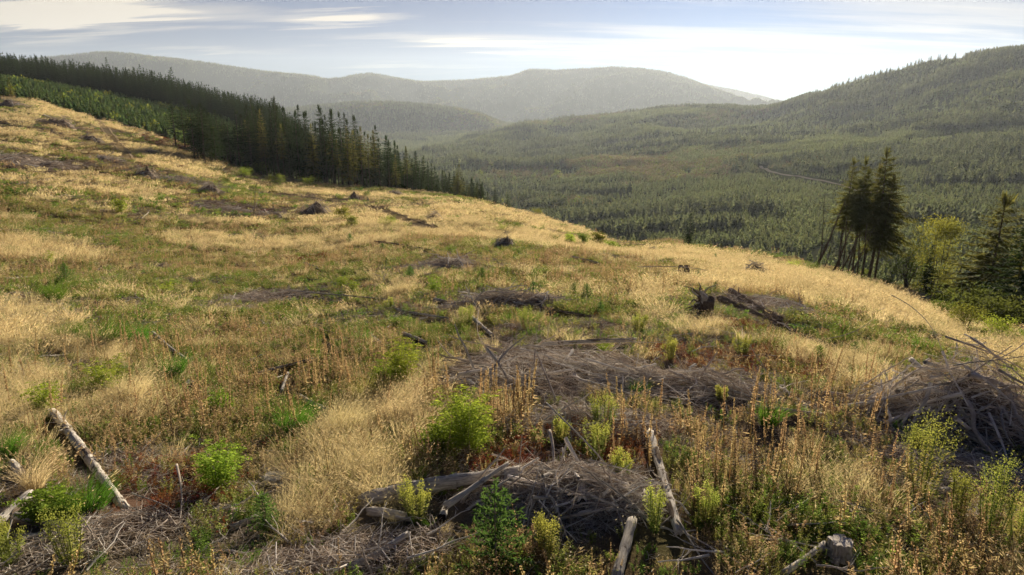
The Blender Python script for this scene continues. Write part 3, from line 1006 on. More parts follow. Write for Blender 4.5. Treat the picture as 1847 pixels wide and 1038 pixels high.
# ------------------------------------------------------------------ conifers and broadleaf crowns
def conifer_parts(h, rad, seed, lo=0.25, whorls=26, per=6, twigs=7, needle=0.35, droop=0.35, bare=0.0, dead=6, trunk_r=None, shape=0.85, ragged=0.35,
                  asym=None, mats=('trunk', 'conifer'), lean=(0, 0)):
    rg = np.random.default_rng(seed)
    tr = MB(); cr = MB()
    tr_r = trunk_r or h * 0.011
    t = np.linspace(0, 1, 8)[:, None]
    lx, ly = lean
    P = np.concatenate([lx * t * h + 0.01 * h * np.sin(t * 5 + seed), ly * t * h, t * h * 0.985 - 0.4 * (1 - t)], 1)
    add_tube(tr, P, tr_r * (1 - t[:, 0] * 0.93), 7, 0, rough=0.12, rg=rg)

    def axis(tt):
        return np.array([np.interp(tt, t[:, 0], P[:, i]) for i in range(3)])
    # bare dead branches on the lower trunk
    for k in range(dead):
        tt = 0.06 + (lo - 0.02) * rg.random(); a = rg.random() * 6.283; L = rad * (0.25 + 0.6 * rg.random())
        p = axis(tt); d = np.array([math.cos(a), math.sin(a), -0.15 + .2 * rg.random()])
        add_tube(tr, np.stack([p, p + d * L * .5, p + d * L + [0, 0, -.1 * L]]), [tr_r * .14, tr_r * .1, tr_r * .04], 3, 0, cap=False)
    for wi in range(whorls):
        f = (wi + rg.random() * 0.6) / whorls
        tt = lo + (1 - lo) * f ** 0.95
        if tt > 0.992: continue
        prof = (1 - f) ** shape * rad * (1 if f > 0.12 else (0.55 + 3.7 * f))
        k_ = max(3, int(round(per * (0.65 + 0.45 * rg.random()))))
        a0 = rg.random() * 6.283
        for b in range(k_):
            a = a0 + b / k_ * 6.283 + rg.normal() * 0.25
            L = prof * (1 - ragged + ragged * 2 * rg.random()) + 0.12 * rad * 0.5
            if asym is not None:
                L *= 1 + asym[1] * math.cos(a - asym[0])
            if rg.random() < bare: continue
            p = axis(min(tt + rg.normal() * 0.008, 0.99))
            out = np.array([math.cos(a), math.sin(a), 0.0])
            up0 = 0.55 * f - droop * (1 - f) + rg.normal() * 0.1
            m = max(3, int(twigs * (0.35 + 0.75 * L / rad)))
            s = (np.arange(m) + 0.6) / m
            curve_z = up0 * s - droop * 0.5 * s * s + 0.12 * s ** 3
            pts = p + out * (L * s)[:, None] + np.array([0, 0, 1.0]) * (L * curve_z)[:, None]
            side = np.array([-out[1], out[0], 0])
            nl = needle * (1.15 - 0.65 * s) * (0.13 + 0.87 * min(L / rad, 1.1)) * rad
            for sg in (-1, 1):
                d = out * 0.7 + side * sg * (0.75 + 0.25 * rg.random((m, 1))) + np.array([0, 0, -0.28]) + rg.normal(size=(m, 3)) * 0.14
                diamonds(cr, pts, d, nl, nl * 0.36, 0, rg, up=np.array([0, 0, 1.0]) + rg.normal(size=(m, 3)) * 0.45)
            diamonds(cr, pts, out * 0.8 + np.array([0, 0, -.55]) + rg.normal(size=(m, 3)) * 0.2, nl * 0.9, nl * 0.34, 0, rg, up=side + rg.normal(size=(m, 3)) * .4)
            diamonds(cr, pts[-1:], (out + [0, 0, 0.1])[None], nl[-1] * 1.3, nl[-1] * .5, 0, rg, up=np.array([[0, 0, 1.0]]))
    diamonds(cr, np.repeat([axis(.91)], 5, 0), rg.normal(size=(5, 3)) * 0.10 + [0, 0, 1], h * 0.10, h * 0.014, 0, rg)
    return tr.mesh('trunk', [M[mats[0]]]), cr.mesh('crown', [M[mats[1]]], False)


def tiny_conifer(h, rad, seed, mat='far_conifer', rings=5, per=7):
    """small low-cost conifer: tiers of drooping ragged sprays"""
    rg = np.random.default_rng(seed)
    mb = MB()
    for k in range(rings):
        f = k / rings
        n = max(4, int(per * (1 - f * 0.45)))
        a = (np.arange(n) + rg.random() * 1.0) / n * 6.283 + rg.normal(size=n) * .15
        z = h * (0.06 + 0.86 * f) + rg.normal(size=n) * h * 0.025
        rr = rad * (1 - f) ** 0.9 * (0.75 + 0.5 * rg.random(n)) + rad * .08
        base = np.stack([np.zeros(n), np.zeros(n), z + h * 0.16], 1)
        d = np.stack([np.cos(a) * rr, np.sin(a) * rr, -h * 0.17 * np.ones(n)], 1)
        L = np.linalg.norm(d, axis=1)
        diamonds(mb, base, d, L, rr * 1.15, 0, rg, up=np.array([0, 0, 1.0]) + rg.normal(size=(n, 3)) * .25, fold=-0.15)
    diamonds(mb, np.repeat([[0, 0, h * .8]], 3, 0), rg.normal(size=(3, 3)) * .06 + [0, 0, 1], h * .2, rad * .22, 0, rg)
    add_tube(mb, [[0, 0, -0.1 * h], [0, 0, h * 0.5]], [rad * .08, rad * .04], 3, 0, cap=False)
    return mb.mesh('small_conifer', [M[mat]], False)


def blob_tree(h, rad, seed, n=60, mat='far_decid', leaf=0.34, low=0.12):
    rg = np.random.default_rng(seed)
    mb = MB()
    c = rg.normal(size=(7, 3)) * np.array([rad * .42, rad * .42, h * .16]) + [0, 0, h * .55]
    k = rg.integers(0, 7, n)
    d = unit(rg.normal(size=(n, 3)))
    p = c[k] + d * (rad * .42) * (0.6 + .5 * rg.random((n, 1)))
    p[:, 2] = np.maximum(p[:, 2], h * low)
    diamonds(mb, p, d + rg.normal(size=(n, 3)) * .5, rad * leaf, rad * leaf * .7, 0, rg)
    return mb.mesh('bushy_crown', [M[mat]], False)


def broadleaf_parts(h, rad, seed, leaves=1500, leaf=0.16, lo=0.25, mat='decid', stems=4, trunk_r=0.09, top=1.0):
    """broadleaf tree or tall shrub: forking limbs with leaves in clumps round their ends"""
    rg = np.random.default_rng(seed)
    tr = MB(); cr = MB()
    ends = []
    for s in range(stems):
        a = s / stems * 6.283 + rg.normal() * .3
        q = (0.25 + 0.6 * rg.random()) * rad * .6
        P = [np.array([0, 0, -.15]), np.array([math.cos(a) * q * .35, math.sin(a) * q * .35, h * lo]), np.array([math.cos(a) * q, math.sin(a) * q, h * (0.6 + 0.25 * rg.random())])]
        add_tube(tr, P, [trunk_r, trunk_r * .7, trunk_r * .3], 5, 0, cap=False)
        for b in range(6):
            f = rg.random(); st = P[1] * (1 - f) + P[2] * f
            aa = rg.random() * 6.283; L = rad * (.3 + .6 * rg.random())
            e = st + np.array([math.cos(aa) * L, math.sin(aa) * L, L * (.35 + .5 * rg.random())])
            rr_ = math.hypot(e[0], e[1])
            if rr_ > rad * .95: e[:2] *= rad * .95 / rr_
            e[2] = min(e[2], h * .96)
            add_tube(tr, [st, (st + e) / 2 + rg.normal(size=3) * .05 * L, e], [trunk_r * .3, trunk_r * .2, trunk_r * .08], 3, 0, cap=False)
            ends.append(e)
        ends.append(P[2])
    ends = np.array(ends)
    k = rg.integers(0, len(ends), leaves)
    cs = rad * .20
    p = ends[k] + rg.normal(size=(leaves, 3)) * cs * np.array([1, 1, .75])
    d = rg.normal(size=(leaves, 3)) + np.array([0, 0, -.15])
    diamonds(cr, p, d, leaf * (.6 + .7 * rg.random(leaves)), leaf * .5, 0, rg)
    return tr.mesh('limbs', [M['trunk']]), cr.mesh('leaves', [M[mat]], False)


def compound_shrub(h, rad, seed, stems=14, mat='bright', leaf=0.095, pairs=9, mats=None):
    """young shrub with long pinnate bright leaves on several arching stems: (stems mesh, leaves mesh)"""
    rg = np.random.default_rng(seed)
    tr = MB(); cr = MB()
    for s in range(stems):
        a = rg.random() * 6.283; q = rad * (0.15 + .75 * rg.random()); hh = h * (0.4 + .6 * rg.random()) * (1 - 0.25 * (q / rad) ** 2)
        t = np.linspace(0, 1, 5)[:, None]
        P = np.concatenate([math.cos(a) * q * t ** 1.4, math.sin(a) * q * t ** 1.4, hh * t - .04], 1)
        add_tube(tr, P, np.array([1, .85, .7, .5, .3]) * .007, 4, 0, cap=False)
        nl = 20
        for k in range(nl):
            tt = .25 + .75 * (k + rg.random()) / nl
            p = np.array([np.interp(tt, t[:, 0], P[:, i]) for i in range(3)])
            b = rg.random() * 6.283
            dd = unit(np.array([math.cos(b), math.sin(b), .35 + .3 * rg.random()]))
            L = leaf * 3.2 * (.7 + .5 * rg.random())
            ss = np.linspace(.25, 1, 4)
            pts = p + dd * (L * ss)[:, None] + np.array([0, 0, -1]) * (L * .35 * ss ** 2)[:, None]
            sd_ = unit(np.cross(dd, [0, 0, 1]))
            for sg in (-1, 1):
                diamonds(cr, pts, dd * .6 + sd_ * sg + np.array([0, 0, -.15]) + rg.normal(size=(4, 3)) * .15, leaf * (.75 + .5 * rg.random(4)), leaf * .42, 0, rg,
                         up=np.array([0, 0, 1.0]) + rg.normal(size=(4, 3)) * .3)
            diamonds(cr, pts[-1:], (dd + [0, 0, -.4])[None], leaf, leaf * .34, 0, rg, up=np.array([[0, 0, 1.0]]))
    return tr.mesh('stems', [M['stick']]), cr.mesh('leaves', [M[mat]], False)


def sapling_parts(h, rad, seed, mat='sap'):
    rg = np.random.default_rng(seed)
    tr = MB(); cr = MB()
    add_tube(tr, [[0, 0, -.05], [rg.normal() * .02, 0, h * .5], [rg.normal() * .02, 0, h]], [h * .013, h * .009, h * .004], 5, 0, cap=False)
    wh = 9
    for w in range(wh):
        f = w / wh; z = h * (.08 + .86 * f); n = 6 if f < .8 else 4
        for b in range(n):
            a = rg.random() * .6 + b / n * 6.283 + w; L = rad * (1 - f) ** .75 * (.75 + .4 * rg.random()) + .03 * h
            m = max(4, int(11 * L / rad)); s = (np.arange(m) + .5) / m
            out = np.array([math.cos(a), math.sin(a), .28 + .5 * f])
            pts = np.array([0, 0, z]) + out * (L * s)[:, None]
            add_tube(tr, [pts[0] * [0, 0, 1], pts[-1]], [.004, .002], 3, 0, cap=False)
            for q in range(5):
                d = out * .8 + rg.normal(size=(m, 3)) * .65
                diamonds(cr, pts, d, rad * .17 * (.7 + .5 * rg.random(m)), rad * .045, 0, rg)
    m = 26
    pts = np.array([0, 0, 1.0]) * (h * (.82 + .2 * rg.random(m)))[:, None]
    diamonds(cr, pts, rg.normal(size=(m, 3)) * .6 + [0, 0, .8], rad * .16, rad * .045, 0, rg)
    return tr.mesh('stem', [M['twig']]), cr.mesh('needles', [M[mat]], False)


def view_cull(P, margin=0.06):
    """keep points that fall inside the frame widened by a margin"""
    dx = P[:, 0]; dy = P[:, 1]; dz = P[:, 2] - CZ
    dep = dy * CP - dz * SP
    u = dx / np.maximum(dep, .01); v = (dy * SP + dz * CP) / np.maximum(dep, .01)
    hx = PW / 2 / FPX + margin + 0.0; hy = PH / 2 / FPX + margin
    return (dep > .5) & (np.abs(u) < hx) & (v > -hy - 0.04) & (v < hy + .3)


def with_h(P):
    return np.concatenate([P, hgt(P[:, 0], P[:, 1])[:, None]], 1)


def visible_mask(P, top, step=60):
    """rough horizon test: drop points whose tops are hidden behind nearer ground"""
    r = np.hypot(P[:, 0], P[:, 1])
    s = (P[:, 2] + top - CZ) / r
    ok = np.ones(len(P), bool)
    for f in np.linspace(.12, .96, step):
        x = P[:, 0] * f; y = P[:, 1] * f
        ok &= (hgt(x, y) - CZ) / (r * f) < s + 0.001
    return ok


# ------------------------------------------------------------------ far woods
def build_far_woods():
    protos = [tiny_conifer(1, .21, 1), tiny_conifer(1, .26, 2), tiny_conifer(1, .18, 3), tiny_conifer(1, .23, 4, 'far_young'), tiny_conifer(1, .28, 5, 'far_young'),
              blob_tree(1, .55, 6, 46), blob_tree(1, .62, 7, 46, 'decid'), blob_tree(1, .5, 8, 46)]
    Pall, K, S = [], [], []
    for r0, r1, dens in ((205, 340, 1 / 6.), (340, 620, 1 / 7.), (620, 1150, 1 / 11.), (1150, 2720, 1 / 30.), (2720, 3650, 1 / 110.), (4000, 6300, 1 / 330.), (7600, 8500, 1 / 900.)):
        p = wedge_points(r0, r1, dens, -41, 41)
        a = np.arctan2(p[:, 0], p[:, 1]); r = np.hypot(p[:, 0], p[:, 1])
        # left of centre the ground up to 600 m belongs to the plantation and the forests built apart
        ok = (r > edge_r(a) + 12) & ~((a < az_of(905)) & (r < 640))
        p = with_h(p[ok])
        p = p[view_cull(p, .03)]
        r = np.hypot(p[:, 0], p[:, 1]); a = np.arctan2(p[:, 0], p[:, 1])
        ok = visible_mask(p, 14)
        p, r, a = p[ok], r[ok], a[ok]
        n = len(p)
        x, y = p[:, 0], p[:, 1]
        z1 = fbm(x, y, 260, 4, 81); z2 = fbm(x, y, 90, 4, 82); z3 = fbm(x * .6 + y * .35, y * .5, 120, 4, 83)
        mature = smooth(.50, .55, z3)                       # strips of old dark forest
        dec = smooth(.50, .60, z1) * (0.35 + .65 * smooth(.45, .6, z2)) * smooth(500, 900, r) * (1 - smooth(az_of(1420), az_of(1560), a))
        mature = np.maximum(mature, smooth(1500, 1650, r) * smooth(az_of(1380), az_of(1500), a))
        mature = np.maximum(mature, smooth(2600, 2700, r))
        u = rng.random(n)
        kind = np.where(u < dec * .75, 5 + rng.integers(0, 3, n), np.where(rng.random(n) < mature, rng.integers(0, 3, n), 3 + rng.integers(0, 2, n)))
        h = np.where(kind >= 5, 7 + 5 * rng.random(n), np.where(kind < 3, 11.5 + 7 * rng.random(n), 5.5 + 3.0 * rng.random(n) + smooth(600, 1100, r) * 2))
        h = h * np.where(r > 3900, .95, 1) * np.where((r > 1150) & (r < 3900), 0.95, 1)
        h = h * (.62 + .38 * smooth(700, 1300, r))
        gap = fbm(x, y, 45, 3, 84)
        young = smooth(.50, .56, fbm(x * .8, y * .55 + x * .2, 170, 3, 86)) * (kind != 99) * (r < 2400)   # recently replanted blocks
        yk = rng.random(n) < young * .92
        kind = np.where(yk, 3 + rng.integers(0, 2, n), kind)
        h = np.where(yk, (2.2 + 1.8 * rng.random(n)) * (1 + .7 * smooth(900, 1800, r)), h)
        keep = (~yk | (rng.random(n) < .7)) & ((gap < .66) | (rng.random(n) < .25))
        # forest road cut through the slope
        Pall.append(p[keep]); K.append(kind[keep]); S.append(h[keep])
    P = np.concatenate(Pall); K = np.concatenate(K); S = np.concatenate(S)
    road = []
    for a_, b_ in zip(ROAD[:-1], ROAD[1:]):
        for k in range(20):
            q = a_.lerp(b_, k / 20); road.append((q.x, q.y))
    road = np.array(road)
    keep = np.ones(len(P), bool)
    rr = np.hypot(P[:, 0], P[:, 1])
    idx = np.where((rr > 350) & (rr < 1100) & (P[:, 0] > 50))[0]
    for s in range(0, len(idx), 3000):
        ii = idx[s:s + 3000]
        d2 = np.min((P[ii, None, 0] - road[None, :, 0]) ** 2 + (P[ii, None, 1] - road[None, :, 1]) ** 2, 1)
        keep[ii] = d2 > 7.5 ** 2
        # the camera side of the road is kept low enough to see it
        S[ii] = np.where(d2 < 26 ** 2, S[ii] * .55, S[ii])
    P, K, S = P[keep], K[keep], S[keep]
    n = len(P)
    print('far trees', n)
    P[:, 2] -= .3
    wd = S * (0.8 + .7 * rng.random(n))
    size = np.stack([wd, wd, S], 1)
    scatter('far_forest', 'mixed forest covering the valley and the mountains', protos, P, K, size, rng.random(n) * 6.283)


ROAD = [G(*p, rmin=260) for p in [(1372, 300), (1385, 310), (1420, 317), (1460, 323), (1500, 330), (1520, 334), (1545, 343), (1580, 352)]]


def ribbon(name, pts, width, mat, lift, label=None, kind=None, parent=None, step=1.0, rg=np.random.default_rng(3)):
    P = []
    for a, b in zip(pts[:-1], pts[1:]):
        n = max(1, int((b - a).length / step))
        for k in range(n):
            P.append(a.lerp(b, k / n))
    P.append(pts[-1])
    P = np.array([(p.x, p.y) for p in P])
    for _ in range(int(8)):
        P[1:-1] = .25 * P[:-2] + .5 * P[1:-1] + .25 * P[2:]
    T = unit(np.gradient(P, axis=0)); N = np.stack([-T[:, 1], T[:, 0]], 1)
    offs = np.linspace(-.5, .5, 5)
    V = []
    for o in offs:
        w = width * (1 + (rg.random(len(P)) - .5) * .35)
        q = P + N * (o * w)[:, None]
        V.append(np.concatenate([q, (hgt(q[:, 0], q[:, 1]) + lift)[:, None]], 1))
    V = np.stack(V, 1).reshape(-1, 3)
    n = len(P)
    i = np.arange(n - 1)[:, None] * 5; j = np.arange(4)[None, :]
    F = np.stack([i + j, i + 5 + j, i + 6 + j, i + 1 + j], -1).reshape(-1, 4)
    mb = MB(); mb.add(V, F)
    o = link(name, mb.mesh(name, [mat]), parent)
    if kind:
        tag(o, label, kind=kind)
    return o


ribbon('forest_road', ROAD, 4.2, M['road'], .35, 'pale dirt road crossing the wooded slope', 'structure', step=8)
build_far_woods()

# wheel ruts
for k, L in enumerate(TL):
    T = unit(np.gradient(L, axis=0)); N = np.stack([-T[:, 1], T[:, 0]], 1)
    for sg in (-1, 1):
        Q = L + N * sg * .95
        ribbon('wheel_track', [Vector((q[0], q[1], 0)) for q in Q[::3]], .42, M['dirt'], .05, 'bare wheel rut in the pale grass', 'structure')


# ------------------------------------------------------------------ plantation and dark forest on the left ridge
def build_left_ridge():
    p = wedge_points(215, 560, 1 / 3.6, -44, az_of(470) * 57.3)
    a = np.arctan2(p[:, 0], p[:, 1]); r = np.hypot(p[:, 0], p[:, 1])
    v3 = np.exp(np.interp(a, FAR[2][:, 0], FAR[2][:, 1]))
    ok = (r > edge_r(a) + 1.5) & (r < v3 + 6)
    p = with_h(p[ok]); p = p[view_cull(p, .05)]
    p = p[visible_mask(p, 5)]
    n = len(p)
    protos = [tiny_conifer(1, .30, 11, 'yconifer', 6, 8), tiny_conifer(1, .36, 12, 'yconifer', 6, 8), tiny_conifer(1, .27, 13, 'yconifer', 6, 8), blob_tree(1, .6, 14, 60, 'decid')]
    h = 2.0 + 1.9 * rng.random(n)
    rr = np.hypot(p[:, 0], p[:, 1])
    k = np.where(rng.random(n) < .02, 3, rng.integers(0, 3, n))
    print('plantation', n)
    scatter('young_plantation', 'young green conifer plantation on the left slope', protos, p, k, h, rng.random(n) * 6.283)
    # old dark forest along the ridge
    p = wedge_points(380, 700, 1 / 9., -44, az_of(560) * 57.3)
    a = np.arctan2(p[:, 0], p[:, 1]); r = np.hypot(p[:, 0], p[:, 1])
    v3 = np.exp(np.interp(a, FAR[2][:, 0], FAR[2][:, 1])); v4 = np.exp(np.interp(a, FAR[3][:, 0], FAR[3][:, 1]))
    ok = (r > v3 + 4) & (r < v4 + 60)
    p = with_h(p[ok]); p = p[view_cull(p, .05)]
    n = len(p)
    protos = [conifer_parts(1, .17, 20 + i, lo=.1, whorls=20, per=6, twigs=3, needle=.5, dead=0)[1] for i in range(4)]
    h = (9 + 6 * rng.random(n)) * (.8 + .4 * fbm(p[:, 0], p[:, 1], 28, 3, 97)) * np.where(rng.random(n) < .015, 1.25, 1)
    print('ridge', n)
    scatter('ridge_forest', 'old dark conifer forest along the left ridge', protos, p, rng.integers(0, 4, n), h, rng.random(n) * 6.283)


build_left_ridge()


# ------------------------------------------------------------------ single trees
def make_tree(name, parts, loc, label, group=None, cat='tree', names=('trunk', 'crown')):
    e = bpy.data.objects.new(name, None)
    COL.objects.link(e)
    e.location = loc
    e.empty_display_size = .5
    tag(e, label, cat, group)
    for nm, me in zip(names, parts):
        link(nm, me, e)
    return e


def place(root, loc, yaw, s=1.0, tilt=(0, 0), sz=None):
    root.location = loc
    root.rotation_euler = (tilt[0], tilt[1], yaw)
    root.scale = (s, s, sz if sz else s)
    return root


FOREST_GROUP = 'conifers of the dark forest edge on the left'


def build_left_forest():
    kinds = [conifer_parts(20, 3.0, 40, lo=.22, whorls=24, per=6, twigs=5, needle=.34, dead=10),
             conifer_parts(20, 2.6, 41, lo=.32, whorls=22, per=6, twigs=5, needle=.36, dead=14),
             conifer_parts(20, 3.3, 42, lo=.14, whorls=26, per=6, twigs=5, needle=.33, dead=6),
             conifer_parts(20, 2.4, 43, lo=.42, whorls=18, per=6, twigs=5, needle=.38, dead=16, ragged=.5)]
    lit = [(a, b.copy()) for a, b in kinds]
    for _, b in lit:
        b.materials[0] = M['conifer_lit']  # crown copies get the painted sunlit needle colour
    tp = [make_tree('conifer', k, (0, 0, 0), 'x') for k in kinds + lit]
    used = set()
    count = [0]

    def put(kind, loc, h, label, group, yaw=None, tilt=(0, 0), fat=1.0):
        if kind not in used:
            o = tp[kind]; used.add(kind)
        else:
            o = copy_tree(tp[kind])
        s = h / 20.
        place(o, loc, random.random() * 6.283 if yaw is None else yaw, s * fat * random.uniform(.9, 1.15), tilt, s)
        o['label'] = label
        o['group'] = group
        if not group:
            del o['group']
        count[0] += 1
        return o
    # front line of the forest: base rows and tops read from the photograph
    BASE = [(455, 316), (500, 322), (560, 330), (600, 334), (650, 338), (700, 342), (760, 347), (800, 350), (850, 358), (880, 366)]
    TOP = [(380, 190), (440, 186), (480, 176), (520, 180), (560, 184), (600, 194), (640, 210), (680, 228), (720, 258), (760, 280), (800, 300), (840, 318), (875, 332)]
    bx, by = zip(*BASE); tx, ty = zip(*TOP)
    pts = []
    tries = 0
    while len(pts) < 205 and tries < 40000:
        tries += 1
        px = random.uniform(452, 880)
        dep = random.random() ** 1.3 * 42
        a = az_of(px, float(np.interp(px, bx, by))); r = float(edge_r(a)) + dep - 3
        x, y = math.sin(a) * r, math.cos(a) * r
        mind = 3.4 if px < 700 else 2.6
        if any((x - q[0]) ** 2 + (y - q[1]) ** 2 < mind * mind for q in pts):
            continue
        pts.append((x, y, px, dep))
    for x, y, px, dep in pts:
        z = hz(x, y)
        r = math.hypot(x, y)
        row = np.interp(px, tx, ty)
        _, yy, zz = ray(px, row)
        hx = math.hypot(*ray(px, row)[:2])
        ztop = CZ + zz / hx * r
        h = (ztop - z) * random.choice([random.uniform(.62, .85), random.uniform(.85, 1.06)])
        h = min(max(h, 4.5), 34)
        front = dep < 7
        kind = random.choice([0, 2, 0, 1, 3] if front else [0, 1, 2, 3])
        if px > 720: kind = random.choice([2, 2, 0])
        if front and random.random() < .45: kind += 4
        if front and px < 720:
            lab = 'dark conifer in the front row of the forest edge above the dry grass'
        elif px >= 720:
            lab = 'smaller conifer where the forest edge runs down into the valley'
        else:
            lab = 'dark conifer standing behind the front row of the left forest'
        put(kind, (x, y, z - .1), h, lab, lab.replace('conifer', 'conifers'))
    # the stand of tall thin trees left of the forest
    CL = [(318, 268, 178, 1, 'tall conifer with a tattered crown, leftmost of the thin stand left of the forest'),
          (334, 266, 184, 3, None), (345, 278, 196, 1, None), (352, 290, 178, 3, None), (366, 292, 190, 0, None), (374, 284, 186, 1, None), (384, 295, 200, 3, None),
          (362, 270, 205, 1, None), (396, 286, 210, 2, None), (404, 276, 205, 5, None), (414, 268, 212, 3, None), (430, 262, 196, 1, None), (440, 270, 204, 7, None), (452, 290, 210, 0, None),
          (357, 286, 188, 0, None), (371, 296, 184, 2, None), (380, 290, 192, 0, None), (391, 298, 204, 2, None), (398, 292, 196, 0, None), (411, 290, 214, 2, None),
          (425, 282, 228, 6, 'low bushy conifer among the thin stand left of the forest')]
    for px, b, t, k, lab in CL:
        g = Gc(px, b); k = k % 4
        r = math.hypot(g.x, g.y)
        _, _, zz = ray(px, t); hh = math.hypot(*ray(px, t)[:2])
        h = CZ + zz / hh * r - g.z
        put(k, g, h, lab or 'thin bare-trunked conifer in the stand left of the dark forest', None if lab else 'thin conifers in the stand left of the forest', fat=1.5)
    # foremost forest trees with long pale bare trunks
    for px, b, t, lab in [(602, 336, 236, 'conifer with pale bare trunk at forest edge, leftmost of the pale trunks'), (655, 340, 226, 'conifer with twin-looking pale trunk in the middle of the forest edge'),
                          (668, 341, 240, 'pale-trunked conifer beside the twin-looking trunk at the forest edge'), (735, 346, 262, 'slim pale-trunked conifer at the lower part of the forest edge'), (612, 338, 250, 'shorter pale-trunked conifer close beside the leftmost pale trunk')]:
        g = G(px, b)
        r = math.hypot(g.x, g.y)
        _, _, zz = ray(px, t); hh = math.hypot(*ray(px, t)[:2])
        put(7, g, CZ + zz / hh * r - g.z, lab, None)
    # small trees past the forest's right end and along the far edge of the clearing
    for px, b, t, k, lab in [(828, 352, 296, 4, 'pointed conifer standing in front of the forest end above the grass slope'), (852, 358, 318, 2, 'conifer near the right end of the forest, beside the pointed one'),
                             (866, 366, 322, 0, 'conifer second from the right end of the dark forest'), (893, 374, 338, 2, 'short conifer just past the right end of the forest'),
                             (915, 380, 346, 2, 'last short conifer beyond the end of the dark forest'),
                             (1242, 446, 384, 2, 'lone conifer standing behind the far crest of the clearing'), (1280, 454, 430, 6, 'small broad conifer right of the lone crest conifer'),
                             (1300, 458, 440, 2, 'smallest conifer behind the far crest right of the lone one'), (22, 178, 140, 6, 'dark conifer at the top left corner of the cleared hill'),
                             (8, 176, 134, 2, 'dark conifer at the photo edge above the cleared hill'), (55, 184, 160, 2, 'small dark conifer where the wheel track meets the plantation'), (48, 130, 100, 0, None)]:
        if lab is None: continue
        g = Gc(px, b)
        r = math.hypot(g.x, g.y)
        _, _, zz = ray(px, t); hh = math.hypot(*ray(px, t)[:2])
        put(k, g, max(2, CZ + zz / hh * r - g.z), lab, None, fat=1.45)
    for k in range(8):
        if k not in used:
            for c in list(tp[k].children): bpy.data.objects.remove(c)
            bpy.data.objects.remove(tp[k])
    print('forest singles', count[0])


build_left_forest()


def h_from(px, b, t, g=None):
    g = g or G(px, b)
    r = math.hypot(g.x, g.y)
    _, _, zz = ray(px, t); hh = math.hypot(*ray(px, t)[:2])
    return CZ + zz / hh * r - g.z


